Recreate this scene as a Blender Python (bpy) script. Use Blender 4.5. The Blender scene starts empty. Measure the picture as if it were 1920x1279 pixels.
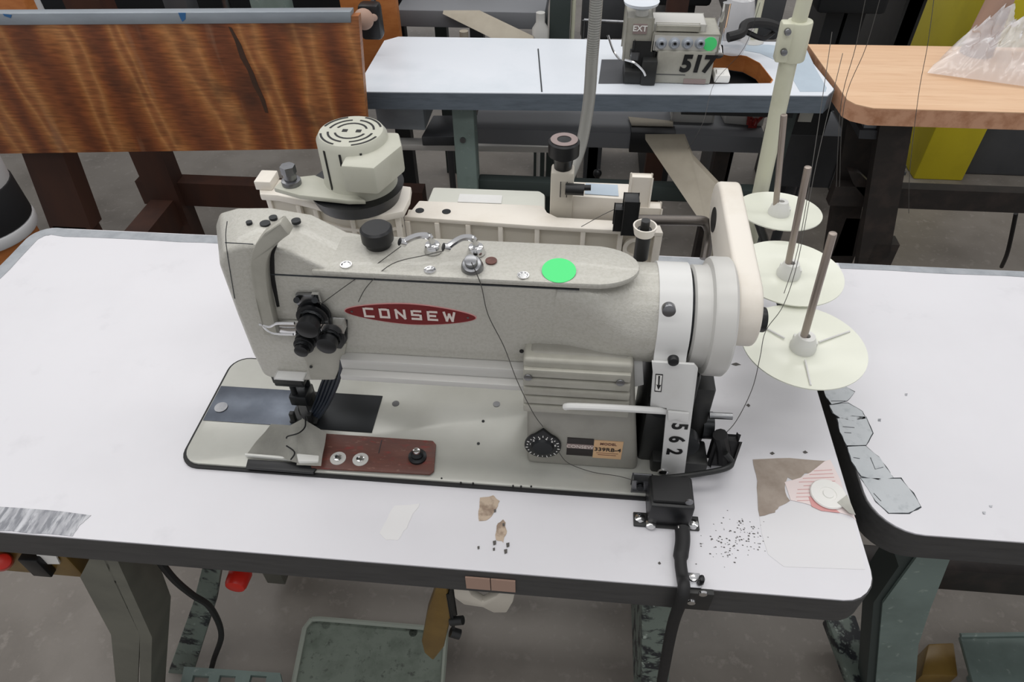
import bpy, bmesh, math, random
from mathutils import Vector, Matrix
random.seed(7)
SC = bpy.context.scene
COL = SC.collection
# ------------------------------------------------------------------ camera
C0 = Vector((0.89355, -0.34275, 1.41486))
PITCH, ROLL, YAW, FPX = 0.76821502, -0.01654826, -0.10381947, 1300.0
cy, sy, cp, sp, cr, sr = math.cos(YAW), math.sin(YAW), math.cos(PITCH), math.sin(PITCH), math.cos(ROLL), math.sin(ROLL)
FWD = Vector((sy*cp, cy*cp, -sp)); _r = Vector((cy, -sy, 0)); _u = _r.cross(FWD)
RT = cr*_r + sr*_u; UP = -sr*_r + cr*_u
cd = bpy.data.cameras.new('camera'); cam = bpy.data.objects.new('camera', cd); COL.objects.link(cam)
cd.sensor_width = 36; cd.lens = 36*FPX/1920; cd.clip_start = .01; cd.clip_end = 60
cam.matrix_world = Matrix.Translation(C0) @ Matrix((RT, UP, -FWD)).transposed().to_4x4()
SC.camera = cam
# ------------------------------------------------------------------ light
w = bpy.data.worlds.new('hall'); SC.world = w; w.use_nodes = True
bg = w.node_tree.nodes['Background']; bg.inputs[0].default_value = (.86, .86, .88, 1); bg.inputs[1].default_value = .60
def area(x, y, z, sx, sy_, e, rx=0, ry=0):
    l = bpy.data.lights.new('ceiling_tube_light', 'AREA'); l.shape = 'RECTANGLE'; l.size = sx; l.size_y = sy_; l.energy = e; l.color = (1, .985, .96)
    o = bpy.data.objects.new('ceiling_tube_light', l); COL.objects.link(o); o.location = (x, y, z); o.rotation_euler = (rx, ry, 0)
area(.6, 1.5, 3.0, 2.4, .35, 9)
area(.65, .35, 3.0, 2.4, .35, 12)
area(.7, -1.0, 3.0, 2.4, .35, 12)
area(-1.2, 2.4, 3.0, 2.4, .35, 15)
area(1.9, 2.6, 3.0, 2.4, .35, 17)
area(2.6, .6, 3.0, 2.4, .35, 9)
area(-1.3, .4, 3.0, 2.4, .35, 9)
SC.view_settings.view_transform = 'Standard'; SC.view_settings.look = 'None'; SC.view_settings.gamma = 1
SC.view_settings.use_curve_mapping = False; SC.view_settings.exposure = 0.0
# ------------------------------------------------------------------ helpers
def _ray(x, y): return FWD + (x-960)/FPX*RT - (y-639.5)/FPX*UP
def Zp(x, y, z=.75): d = _ray(x, y); return C0 + d*((z-C0.z)/d.z)
def Yp(x, y, Y): d = _ray(x, y); return C0 + d*((Y-C0.y)/d.y)
def Xp(x, y, X): d = _ray(x, y); return C0 + d*((X-C0.x)/d.x)
def lin(h):
    h = h.lstrip('#'); v = [int(h[i:i+2], 16)/255 for i in (0, 2, 4)]
    return tuple(((c+.055)/1.055)**2.4 if c > .04045 else c/12.92 for c in v)+(1,)
MATS = {}
def mat(name, col, rough=.5, metal=0, n=None, bump=None, trans=0, coat=0, alpha=1, stretch=(1, 1, 1), rot=(0, 0, 0), ior=1.45):
    m = bpy.data.materials.new(name); m.use_nodes = True; nt = m.node_tree; b = nt.nodes['Principled BSDF']
    b.inputs['Base Color'].default_value = lin(col); b.inputs['Roughness'].default_value = rough; b.inputs['Metallic'].default_value = metal
    b.inputs['Transmission Weight'].default_value = trans; b.inputs['Coat Weight'].default_value = coat; b.inputs['Alpha'].default_value = alpha; b.inputs['IOR'].default_value = ior
    tc = nt.nodes.new('ShaderNodeTexCoord'); mp = nt.nodes.new('ShaderNodeMapping'); nt.links.new(tc.outputs['Object'], mp.inputs[0])
    mp.inputs['Scale'].default_value = stretch; mp.inputs['Rotation'].default_value = rot
    if n:
        last = None
        for (sc, lo, hi, c2) in n:
            t = nt.nodes.new('ShaderNodeTexNoise'); t.inputs['Scale'].default_value = sc; t.inputs['Detail'].default_value = 5; t.inputs['Roughness'].default_value = .6
            nt.links.new(mp.outputs[0], t.inputs['Vector'])
            r = nt.nodes.new('ShaderNodeValToRGB'); r.color_ramp.elements[0].position = lo; r.color_ramp.elements[1].position = hi
            nt.links.new(t.outputs[0], r.inputs[0])
            x = nt.nodes.new('ShaderNodeMix'); x.data_type = 'RGBA'
            nt.links.new(r.outputs[0], x.inputs[0])
            if last is None: x.inputs[6].default_value = lin(col)
            else: nt.links.new(last, x.inputs[6])
            x.inputs[7].default_value = lin(c2); last = x.outputs[2]
        nt.links.new(last, b.inputs['Base Color'])
    if bump:
        t = nt.nodes.new('ShaderNodeTexNoise'); t.inputs['Scale'].default_value = bump[0]; t.inputs['Detail'].default_value = 3
        nt.links.new(mp.outputs[0], t.inputs['Vector'])
        bp = nt.nodes.new('ShaderNodeBump'); bp.inputs['Strength'].default_value = bump[1]; bp.inputs['Distance'].default_value = bump[2] if len(bump) > 2 else .001
        nt.links.new(t.outputs[0], bp.inputs['Height']); nt.links.new(bp.outputs[0], b.inputs['Normal'])
    MATS[name] = m; return m
def smooth(bm, ang=35):
    bmesh.ops.recalc_face_normals(bm, faces=bm.faces)
    for f in bm.faces: f.smooth = True
    a = math.radians(ang)
    for e in bm.edges:
        if len(e.link_faces) == 2 and e.calc_face_angle(0) > a: e.smooth = False
class MB:
    def __init__(s): s.bm = bmesh.new()
    def _add(s, t):
        me = bpy.data.meshes.new('tmp'); bmesh.ops.recalc_face_normals(t, faces=t.faces); t.to_mesh(me); t.free(); s.bm.from_mesh(me); bpy.data.meshes.remove(me); return s
    def box(s, a, b, bev=0, seg=2, M=None):
        a = Vector(a); b = Vector(b); t = bmesh.new(); bmesh.ops.create_cube(t, size=1)
        c = (a+b)/2; d = b-a
        for v in t.verts: v.co = Vector((v.co.x*d.x, v.co.y*d.y, v.co.z*d.z))
        if bev: bmesh.ops.bevel(t, geom=t.edges[:], offset=min(bev, min(abs(q) for q in d)*.49), segments=seg, profile=.5, affect='EDGES')
        for v in t.verts: v.co = (M @ v.co if M else v.co)+c
        return s._add(t)
    def cyl(s, p0, p1, r0, r1=None, seg=24, bev=0):
        p0 = Vector(p0); p1 = Vector(p1); r1 = r0 if r1 is None else r1; d = p1-p0; t = bmesh.new()
        bmesh.ops.create_cone(t, cap_ends=True, segments=seg, radius1=r0, radius2=r1, depth=d.length)
        if bev:
            es = [e for e in t.edges if abs(e.verts[0].co.z-e.verts[1].co.z) < 1e-6]
            bmesh.ops.bevel(t, geom=es, offset=bev, segments=2, profile=.5, affect='EDGES')
        M = Matrix.Translation((p0+p1)/2) @ d.to_track_quat('Z', 'Y').to_matrix().to_4x4(); t.transform(M)
        return s._add(t)
    def lathe(s, prof, o, ax=(0, 0, 1), seg=32):
        t = bmesh.new(); rings = []
        for (r, h) in prof:
            rings.append([t.verts.new((r*math.cos(2*math.pi*k/seg), r*math.sin(2*math.pi*k/seg), h)) for k in range(seg)] if r > 1e-6 else [t.verts.new((0, 0, h))])
        for A, B in zip(rings, rings[1:]):
            for k in range(seg):
                q = [A[k % len(A)], A[(k+1) % len(A)], B[(k+1) % len(B)], B[k % len(B)]]; u = []
                for v in q:
                    if v not in u: u.append(v)
                if len(u) > 2:
                    try: t.faces.new(u)
                    except ValueError: pass
        t.transform(Matrix.Translation(Vector(o)) @ Vector(ax).to_track_quat('Z', 'Y').to_matrix().to_4x4())
        return s._add(t)
    def prism(s, pts, ext, bev=0, seg=2, holes=()):
        t = bmesh.new(); ext = Vector(ext)
        loops = [pts]+list(holes); es = []
        for L in loops:
            vs = [t.verts.new(Vector(p)) for p in L]
            for i in range(len(vs)): es.append(t.edges.new((vs[i], vs[(i+1) % len(vs)])))
        if holes: bmesh.ops.triangle_fill(t, use_beauty=True, use_dissolve=False, edges=es)
        else: bmesh.ops.contextual_create(t, geom=t.edges[:])
        r = bmesh.ops.extrude_face_region(t, geom=t.faces[:])
        for v in r['geom']:
            if isinstance(v, bmesh.types.BMVert): v.co += ext
        bmesh.ops.recalc_face_normals(t, faces=t.faces)
        if bev: bmesh.ops.bevel(t, geom=[e for e in t.edges if e.calc_face_angle(0) > .4], offset=bev, segments=seg, profile=.5, affect='EDGES', clamp_overlap=True)
        return s._add(t)
    def tube(s, pts, r, seg=8, sub=6):
        P = [Vector(p) for p in pts]
        if sub > 1 and len(P) > 2:
            Q = []
            for i in range(len(P)-1):
                a = P[max(i-1, 0)]; b = P[i]; c = P[i+1]; d = P[min(i+2, len(P)-1)]
                for k in range(sub):
                    u = k/sub; Q.append(.5*((2*b)+(c-a)*u+(2*a-5*b+4*c-d)*u*u+(3*b-a-3*c+d)*u**3))
            Q.append(P[-1]); P = Q
        t = bmesh.new(); rings = []; N = None
        for i, p in enumerate(P):
            T = (P[min(i+1, len(P)-1)]-P[max(i-1, 0)]).normalized()
            if N is None: N = T.orthogonal().normalized()
            N = (N-T*N.dot(T)).normalized(); B = T.cross(N); rr = r(i/(len(P)-1)) if callable(r) else r
            rings.append([t.verts.new(p+rr*(N*math.cos(2*math.pi*k/seg)+B*math.sin(2*math.pi*k/seg))) for k in range(seg)])
        for A, B in zip(rings, rings[1:]):
            for k in range(seg): t.faces.new((A[k], A[(k+1) % seg], B[(k+1) % seg], B[k]))
        t.faces.new(rings[0][::-1]); t.faces.new(rings[-1])
        return s._add(t)
    def grid(s, fn, nu, nv, th=0):
        t = bmesh.new(); V = [[t.verts.new(fn(i/nu, j/nv)) for j in range(nv+1)] for i in range(nu+1)]
        for i in range(nu):
            for j in range(nv): t.faces.new((V[i][j], V[i+1][j], V[i+1][j+1], V[i][j+1]))
        if th: bmesh.ops.solidify(t, geom=t.faces[:], thickness=th)
        return s._add(t)
    def floorcut(s):
        bm = s.bm; bmesh.ops.bisect_plane(bm, geom=bm.verts[:]+bm.edges[:]+bm.faces[:], plane_co=(0, 0, 0), plane_no=(0, 0, 1), clear_inner=True)
    def build(s, name, m, parent=None, label=None, ang=35):
        bm = s.bm; smooth(bm, ang)
        off = Vector((0, 0, 0)); p = parent
        while p is not None: off += p.location; p = p.parent
        if off.length: bmesh.ops.translate(bm, vec=-off, verts=bm.verts)
        me = bpy.data.meshes.new(name); bm.to_mesh(me); bm.free(); me.materials.append(MATS[m])
        o = bpy.data.objects.new(name, me); COL.objects.link(o)
        if parent: o.parent = parent
        if label: o['label'] = label
        return o
def tag(o, label=None, cat=None, group=None, kind=None):
    if label: o['label'] = label
    if cat: o['category'] = cat
    if group: o['group'] = group
    if kind: o['kind'] = kind
    return o
def thing(name, label, cat, loc, group=None):
    o = bpy.data.objects.new(name, None); COL.objects.link(o); o.location = loc; o.empty_display_size = .05
    return tag(o, label, cat, group)
def single(mb, name, m, label, cat, loc, group=None):
    """one-mesh thing with its origin at loc"""
    bmesh.ops.translate(mb.bm, vec=-Vector(loc), verts=mb.bm.verts)
    o = mb.build(name, m); o.location = loc; return tag(o, label, cat, group)
def rrect(x0, y0, x1, y1, r, z, n=6):
    out = []
    for (cx, cy_, a0) in ((x1-r, y0+r, -90), (x1-r, y1-r, 0), (x0+r, y1-r, 90), (x0+r, y0+r, 180)):
        for k in range(n+1):
            a = math.radians(a0+90*k/n); out.append(Vector((cx+r*math.cos(a), cy_+r*math.sin(a), z)))
    return out
def blob(pts, z, jag=.0, n=1):
    """pts: pixel outline on horizontal plane z"""
    P = [Zp(x, y, z) for x, y in pts]
    if not jag: return P
    Q = []
    for i in range(len(P)):
        a, b = P[i], P[(i+1) % len(P)]
        for k in range(n): Q.append(a.lerp(b, k/n)+Vector((random.uniform(-jag, jag), random.uniform(-jag, jag), 0)))
    return Q
def text(s, o, right, up, size, m, name, parent, bold=0, th=.0003, align='CENTER', shear=0, sx=1):
    cu = bpy.data.curves.new('t', 'FONT'); cu.body = s; cu.size = 1; cu.extrude = 0; cu.offset = bold; cu.align_x = align; cu.align_y = 'CENTER'; cu.shear = shear
    ob = bpy.data.objects.new('t', cu); COL.objects.link(ob); bpy.context.view_layer.update()
    me = bpy.data.meshes.new_from_object(ob.evaluated_get(bpy.context.evaluated_depsgraph_get())); bpy.data.objects.remove(ob)
    t = bmesh.new(); t.from_mesh(me); right = Vector(right).normalized(); up = Vector(up).normalized(); nn = right.cross(up)
    for v in t.verts: v.co = Vector(o)+right*v.co.x*size*sx+up*v.co.y*size
    r = bmesh.ops.extrude_face_region(t, geom=t.faces[:])
    for v in r['geom']:
        if isinstance(v, bmesh.types.BMVert): v.co += nn*th
    b = MB(); b._add(t); return b.build(name, m, parent)
XA, ZA, YM = Vector((1, 0, 0)), Vector((0, 0, 1)), Vector((0, -1, 0))
T = .75
# ------------------------------------------------------------------ materials
mat('laminate', 'DAD9DD', .38, n=[(3, .45, .75, 'D3D2D6'), (14, .62, .8, 'CFCED2')], bump=(25, .05))
mat('laminate_far', 'DCE1E8', .35, n=[(4, .5, .8, 'CDD5DC')])
mat('laminate_blue', 'B4C2CE', .42, n=[(6, .4, .7, 'A3B1BE')])
mat('table_edge', '434343', .5, n=[(20, .4, .8, '363637')], stretch=(1, 8, 8))
mat('table_edge_blue', '66707A', .5, n=[(20, .4, .8, '545D66')], stretch=(1, 8, 8))
mat('edge_cap_light', 'B9BBBF', .4)
mat('tape', '9A9BA0', .45, n=[(60, .4, .65, 'C9CACE'), (160, .45, .6, '7E8086')], stretch=(1, .25, 1), rot=(0, 0, .5), bump=(120, .2))
mat('tape_plain', 'A2A6AB', .4, .2, n=[(40, .4, .7, '8F9499')], bump=(90, .35))
mat('duct_tape', 'B9BDC0', .5, n=[(18, .45, .7, 'AEB3B6'), (80, .55, .75, 'A3A8AC')], bump=(60, .3))
mat('dark_line', '33373B', .7)
mat('silver_paint', 'BAB8B0', .36, .15, n=[(300, .45, .6, 'B3B1A8')], bump=(560, .6, .0007), coat=.15)
mat('pillar_grey', '94928A', .4, .12, n=[(30, .4, .7, '8A8880')])  # even grey for the pillar, darker than the arm's silver
mat('silver_flat', 'A9A79D', .4, .12, n=[(30, .4, .7, '9B998F')])
mat('bed_paint', 'B9B9B2', .22, .12, n=[(9, .4, .75, 'ADADA5')])
mat('bright_grey', 'C6C5C1', .4, .1)
mat('white_paint', 'D6D6D4', .35, n=[(12, .5, .8, 'C9C8C4')])
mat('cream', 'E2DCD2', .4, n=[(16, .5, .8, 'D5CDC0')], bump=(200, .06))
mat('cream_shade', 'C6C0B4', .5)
mat('motor_paint', 'BDBDB0', .42, n=[(14, .45, .75, 'B0B0A2')], bump=(150, .1))
mat('grey_box', 'C4C5BC', .45)
mat('chrome', 'D8D8D8', .12, 1)
mat('dial_grey', 'AEB4BC', .3, .4)
mat('steel', '8F9092', .3, 1, n=[(30, .4, .7, '77787C')])
mat('blue_steel', '6C727C', .33, .85, n=[(12, .4, .7, '50555E')])
mat('dark_steel', '2A2C2E', .35, .6)
mat('rod_steel', '65605C', .35, .8)
mat('black_plastic', '17181A', .38)
mat('black_rubber', '1B1B1C', .6, bump=(80, .3))
mat('black_paint', '242525', .45, n=[(30, .5, .8, '33332F')])
mat('brown_board', '5C3A33', .45, n=[(20, .4, .7, '6E4439'), (50, .55, .7, '7C2F2A'), (90, .6, .75, '8B6A5C')], stretch=(1, 3, 1))
mat('badge_red', '6F1B1D', .4)
mat('badge_letter', 'D9CDC6', .4)
mat('green_dot', '52E082', .6)
mat('fabric', 'BDBCB4', .75, n=[(12, .4, .7, '989790')], bump=(220, .5))
mat('tape_white', 'D3D3CE', .6, bump=(60, .3))
mat('ink', '131314', .5)
mat('paper', 'E9E8E4', .6); mat('residue', 'DEDDDD', .6); mat('faint_patch', 'D9D8DA', .42)
mat('tan_label', 'C9A57E', .5)
mat('label_black', '1E1716', .4)
mat('label_strip', '8F7F7C', .4)
mat('hose_blue', '1E2530', .35)
mat('thread_grey', '4A4845', .7)
mat('plastic_disc', 'E2E4D6', .25, trans=.05, n=[(8, .5, .8, 'DDDFD2')])
mat('plastic_hub', 'E2E2DE', .3, trans=.1)
mat('pin_metal', '9B9088', .35, .6)
mat('pole_paint', 'C9C9B4', .4, n=[(14, .5, .8, 'B7B7A1')])
def plywood():
    m = mat('plywood', '7E4A2C', .42, bump=(40, .12)); nt = m.node_tree; N = nt.nodes.new; L = nt.links.new; b = nt.nodes['Principled BSDF']
    tc = N('ShaderNodeTexCoord')
    def mapping(sc, rt=0):
        q = N('ShaderNodeMapping'); q.inputs['Scale'].default_value = sc; q.inputs['Rotation'].default_value = (0, rt, 0); L(tc.outputs['Object'], q.inputs[0]); return q
    def noise(mp, sc, det=5):
        t = N('ShaderNodeTexNoise'); t.inputs['Scale'].default_value = sc; t.inputs['Detail'].default_value = det; L(mp.outputs[0], t.inputs['Vector']); return t
    def ramp(src, stops):
        r = N('ShaderNodeValToRGB'); cr = r.color_ramp; cr.elements[0].position = stops[0][0]; cr.elements[0].color = lin(stops[0][1]); cr.elements[1].position = stops[-1][0]; cr.elements[1].color = lin(stops[-1][1])
        for p, c in stops[1:-1]: e = cr.elements.new(p); e.color = lin(c)
        L(src, r.inputs[0]); return r
    def mix(f, a, c, mode='MIX'):
        x = N('ShaderNodeMix'); x.data_type = 'RGBA'; x.blend_type = mode
        if isinstance(f, float): x.inputs[0].default_value = f
        else: L(f, x.inputs[0])
        L(a, x.inputs[6]); L(c, x.inputs[7]) if not isinstance(c, str) else setattr(x.inputs[7], 'default_value', lin(c)); return x.outputs[2]
    wv = N('ShaderNodeTexWave'); wv.wave_type = 'BANDS'; wv.bands_direction = 'X'; wv.inputs['Scale'].default_value = 2.1; wv.inputs['Distortion'].default_value = 9; wv.inputs['Detail'].default_value = 4; wv.inputs['Detail Scale'].default_value = .9; wv.inputs['Detail Roughness'].default_value = .6
    L(mapping((1.2, 1, .38), .30).outputs[0], wv.inputs['Vector'])
    base = ramp(wv.outputs[0], [(0, '7A4429'), (.3, '93542F'), (.6, 'AA6B3B'), (.85, 'C18550'), (1, 'A2653B')]).outputs[0]
    fine = ramp(noise(mapping((1, 1, 9)), 26, 6).outputs[0], [(.35, 'B0B0B0'), (.65, 'FFFFFF')]).outputs[0]
    c1 = mix(.75, base, fine, 'MULTIPLY')
    big = ramp(noise(mapping((1, 1, 1.1)), 6.5, 4).outputs[0], [(.54, '000000'), (.66, 'D8D8D8')]).outputs[0]
    c2 = mix(big, c1, '40291F')
    st = ramp(noise(mapping((5, 1, .9), .3), 3.2, 4).outputs[0], [(.60, '000000'), (.72, 'A0A0A0')]).outputs[0]
    c3 = mix(st, c2, 'A88A6E')
    L(c3, b.inputs['Base Color'])
plywood()
mat('knot', '3A281D', .5, n=[(30, .4, .7, '4C3020')])
mat('bench_wood', '43281D', .6, n=[(12, .4, .7, '33201A')], stretch=(1, 1, .3))
mat('strip_metal', '9299A0', .4, .3, n=[(30, .4, .7, '868D94')], stretch=(.3, 1, 1))
mat('blue_tape', '2E5F8F', .6)
mat('teal_paint', '74837E', .5, n=[(10, .45, .7, '66746F'), (60, .62, .74, '94A099')])
mat('teal_dark', '363F3D', .55)
mat('leg_grey', '6E6E64', .55, n=[(9, .4, .7, '5F5F57')])
mat('leg_chipped', '6F7A72', .5, n=[(35, .48, .56, '23262A'), (70, .6, .7, 'A4B0A6')])
mat('butcher', 'E2BE9B', .45, n=[(5, .4, .65, 'D8B08C'), (26, .5, .75, 'D3A984')], stretch=(.35, 5, 5))
mat('butcher_edge', 'CB9C7E', .5, n=[(18, .45, .7, 'AC7A5B')], stretch=(2, 2, 2))
mat('orange_ply', 'B8743E', .5, n=[(20, .4, .7, 'A5612F')], stretch=(1, 1, 3))
mat('dark_leg', '2E2A28', .5, n=[(20, .45, .7, '403733')])
mat('yellow_paint', 'C6B621', .5, n=[(8, .5, .8, 'B8A81C')])
mat('grey_panel', '55575A', .4, .3, n=[(4, .4, .7, '44464A')])
mat('dark_machine', '1D1F21', .5)
mat('darker_table', '74767A', .5)
mat('beige_strut', 'A39B8C', .55, n=[(12, .4, .7, '958D7E')])
mat('cardboard', 'A5897A', .8)
mat('red_button', 'C8281C', .35)
mat('red_plastic', '8E2A26', .4)
mat('amber', '8C7038', .35, trans=.2, n=[(10, .4, .7, '6D5428')])
mat('pedal_green', '6E776D', .55, n=[(30, .45, .7, '5C655B'), (90, .58, .7, '474C46')])
mat('pedal_rim', '8F958B', .5)
mat('conduit', '9A9A96', .4, .35)
mat('scuff', '55524F', .7); mat('scuff_brown', 'B9A794', .7, n=[(60, .45, .6, '8E7B6B')])
mat('board_core', 'A3978C', .75, n=[(40, .4, .7, '8D8075')])
mat('red_print', 'E6D8D6', .6)
mat('pink_print', 'D49A98', .6)
mat('sacking', '8C6A56', .8)
mat('fleece_white', 'C9CACC', .8); mat('fleece_black', '17181B', .7)
# floor concrete
m = mat('concrete', '88827B', .42, n=[(1.1, .4, .65, '7A746D'), (5, .45, .75, '6C665F'), (40, .55, .7, '8E8881')], bump=(50, .15))
m = mat('film', 'F0F0F3', .14, ior=1.4, alpha=.46, coat=.8)
# ------------------------------------------------------------------ setting
b = MB(); b.box((-4.5, -2.2, -.05), (5.5, 5.5, 0)); f = b.build('floor', 'concrete'); f['kind'] = 'structure'
# ------------------------------------------------------------------ table maker
def table_top(root, outer, mtop, medge, th=.045, holes=()):
    up = [Vector((p[0], p[1], T-.002)) for p in outer]
    b = MB(); b.prism(up, (0, 0, -th+.002), bev=0, holes=[[Vector((p[0], p[1], T-.002)) for p in h] for h in holes]); b.build('tabletop', medge, root)
    c = sum(up, Vector())/len(up)
    ins = []
    for p in up:
        d = (c-p); d.z = 0; ins.append(Vector((p.x, p.y, T-.002))+d.normalized()*.0015)
    b = MB(); b.prism(ins, (0, 0, .002), holes=[[Vector((p[0], p[1], T-.002)) for p in h] for h in holes]); return b.build('laminate_surface', mtop, root)
# ------------------------------------------------------------------ main table
D = .5535
tb = thing('sewing_table', 'white laminate sewing table with dark grey edge carrying the large grey sewing machine', 'table', (.61, .277, 0))
table_top(tb, rrect(0, 0, 1.22, D, .035, T), 'laminate', 'table_edge')
def patch(name, m, pts, par, z=T+.0002, th=.0004, jag=0, n=1, label=None):
    b = MB(); b.prism(blob(pts, z, jag, n), (0, 0, th)); return b.build(name, m, par, label)
# taped borders (left, back)
def strip(name, m, pts, wd, par, z=T+.0002):
    P = [Vector((p[0], p[1], z)) for p in pts]; L, R = [], []
    for i, p in enumerate(P):
        t = (P[min(i+1, len(P)-1)]-P[max(i-1, 0)]).normalized(); nrm = Vector((-t.y, t.x, 0)); j = random.uniform(-.0012, .0012)
        L.append(p+nrm*.0015); R.append(p-nrm*(wd+j))
    b = MB(); b.prism(L+R[::-1], (0, 0, .0004)); return b.build(name, m, par)
arc = [(.035-.033*math.sin(a), D-.035+.033*math.cos(a)) for a in [math.radians(15*k) for k in range(7)]][::-1]
strip('edge_tape', 'tape_plain', [(.0035, .05+.03*k) for k in range(15)]+arc+[(.06+.04*k, D-.004) for k in range(29)], .019, tb)
patch('edge_tape', 'tape', [(-60, 945), (0, 951), (90, 957), (171, 966), (160, 976), (150, 985), (136, 1005), (60, 1000), (0, 995), (-60, 990)], tb, jag=.0006, n=3, label='worn striped grey tape at the front left')
# worn corner: exposed core, print, flap
patch('worn_patch', 'board_core', [(1411, 862), (1480, 860), (1552, 864), (1545, 884), (1508, 888), (1495, 905), (1478, 895), (1470, 915), (1480, 940), (1460, 950), (1452, 962), (1424, 968), (1420, 930), (1418, 890)], tb, jag=.0008, n=3)
patch('printed_paper', 'red_print', [(1545, 866), (1556, 862), (1575, 900), (1588, 940), (1605, 975), (1592, 966), (1530, 950), (1482, 938), (1472, 905), (1500, 896), (1520, 886)], tb, z=T+.0003, jag=.0005, n=2)
patch('printed_paper', 'pink_print', [(1516, 932), (1545, 938), (1575, 962), (1540, 958), (1522, 950)], tb, z=T+.0008)
for k in range(9):
    y0 = 880+k*7; x0 = 1505-k*3 + (12 if k < 2 else 0)
    b = MB(); b.tube([Zp(x0+random.uniform(0, 15), y0+3, T+.0009), Zp(1560+k*2, y0+1, T+.0009)], .0003, 4, 1); b.build('print_line', 'pink_print', tb)
patch('pale_patch', 'faint_patch', [(1424, 970), (1462, 960), (1484, 940), (1530, 952), (1600, 975), (1622, 1068), (1470, 1063), (1440, 1040), (1428, 1000)], tb, z=T+.0001, th=.0002)
for pts in ([(900, 935), (925, 928), (936, 940), (932, 955), (915, 975), (898, 978), (896, 960)], [(930, 985), (945, 975), (950, 995), (944, 1018), (930, 1012)]):
    patch('worn_spot', 'scuff_brown', pts, tb, jag=.0012, n=3)
for (x, y, r) in [(928, 958, 2), (944, 984, 2), (927, 1018, 3), (926, 1030, 2), (952, 1022, 3), (948, 1034, 3), (897, 1027, 2)]:
    patch('scuff_mark', 'scuff', [(x-r, y-r), (x+r, y-r*1.5), (x+r, y+r), (x-r*.6, y+r*1.6)], tb, z=T+.0007)
patch('white_sticker_residue', 'residue', [(740, 948), (788, 946), (775, 965), (762, 990), (748, 1012), (724, 1014), (712, 1000), (725, 975)], tb, z=T+.0001, th=.0003, jag=.001, n=3)
def specks(par):
    b = MB()
    for k in range(130):
        t_ = random.uniform(0, 1); x = random.gauss(1368, 22) if t_ < .7 else random.gauss(1412, 12); y = random.gauss(1012, 20) if t_ < .7 else random.gauss(1008, 14); q = random.uniform(.5, 1.7)
        b.prism([Zp(x-q, y-q*.5, T+.0002), Zp(x+q*.8, y-q*.6, T+.0002), Zp(x+q*1.6, y+q*.6, T+.0002), Zp(x-q*.5, y+q*.5, T+.0002)], (0, 0, .0003))
    b.build('scuff_mark', 'scuff', par)
specks(tb)
for (x, y, sx_) in [(1380, 683, 9), (1448, 850, 5), (1510, 848, 5), (1236, 1056, 3), (1403, 760, 4)]:
    patch('scuff_mark', 'scuff', [(x-sx_, y), (x, y-3), (x+sx_, y+1), (x, y+3)], tb, z=T+.0002, jag=.0003, n=2)
# tape wraps on the front edge
b = MB()
for (a, c) in (((872, 1078), (920, 1080)), ((920, 1080), (968, 1084))):
    p0 = Yp(*a, -.001); p1 = Yp(*c, -.001); b.box((p0.x, -.0022, T-.036), (p1.x-.001, -.0005, T-.012))
b.build('masking_tape', 'cardboard', tb, 'two beige tape pieces on the front edge')
# legs of main table
def plate(pts, Y, d): return [Yp(x, y, Y) for x, y in pts], (0, d, 0)
lg = MB(); lg.prism(*plate([(172, 1040), (195, 1040), (262, 1190), (258, 1290), (250, 1420), (215, 1420), (218, 1290), (208, 1190), (150, 1082)], .02, .003)); 
lg.prism(*plate([(190, 1040), (216, 1042), (285, 1195), (280, 1420), (262, 1420), (262, 1190)], .02, .06))
lg.floorcut(); lg.build('leg', 'leg_grey', tb, 'grey folded sheet metal leg at the left')
lg = MB(); lg.prism([Yp(380, 1060, .12), Yp(414, 1070, .12), Yp(404, 1130, .12), Yp(312, 1420, .12), Yp(258, 1420, .12), Yp(362, 1130, .12)], (0, .012, 0), bev=.002); lg.floorcut(); lg.build('leg', 'leg_chipped', tb, 'chipped green leg brace')
lg = MB(); lg.prism(*plate([(1203, 1120), (1258, 1125), (1262, 1200), (1240, 1420), (1202, 1420)], .10, .03), bev=.003); lg.floorcut(); lg.build('leg', 'leg_chipped', tb, 'chipped green leg below the lever box')
lg = MB(); lg.prism([Zp(1540, 1168, .05), Zp(1595, 1165, .05), Zp(1650, 1330, .05), Zp(1600, 1330, .05)], (0, 0, .03), bev=.004); FOOT = lg
lg = MB(); lg.box((1.06, .16, .04), (1.10, .52, T-.05), .003); lg.build('leg', 'leg_chipped', tb)
lg = MB(); lg.box((.30, .30, .04), (.34, .50, T-.05), .003); lg.build('leg', 'leg_grey', tb)
lg = MB(); lg.box((.34, .43, .30), (1.06, .46, .34), .003); lg.build('crossbar', 'teal_dark', tb)
# under-table things
sw = thing('power_switch', 'red and black power switch box hanging under the left end of the main table', 'switch', Yp(60, 1060, .06))
b = MB(); p0, p1 = Yp(-120, 1030, .05), Yp(160, 1085, .05); b.box((p0.x, .05, p1.z), (p1.x, .11, .703), .004); b.build('box', 'amber', sw)
b = MB(); b.box((Yp(25, 1040, .04).x, .038, Yp(25, 1068, .045).z), (Yp(70, 1040, .045).x, .05, Yp(25, 1040, .045).z), .002); b.build('rocker', 'black_plastic', sw)
b = MB(); b.cyl(Yp(5, 1053, .05), Yp(5, 1053, .035), .013, .010, bev=.003); b.build('button', 'red_button', sw)
b = MB(); b.prism(*plate([(68, 1040), (105, 1043), (112, 1058), (78, 1058)], .046, .002)); b.build('label_plate', 'paper', sw)
q = Yp(445, 1090, .12); b = MB(); b.cyl(q+Vector((0, .02, 0)), q-Vector((0, .012, 0)), .018, .016, bev=.006); b.cyl(q+Vector((0, .05, .0)), q+Vector((0, .02, 0)), .012)
b.cyl(q+Vector((0, .045, 0)), q+Vector((0, .045, .72-q.z-.015)), .006)
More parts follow.
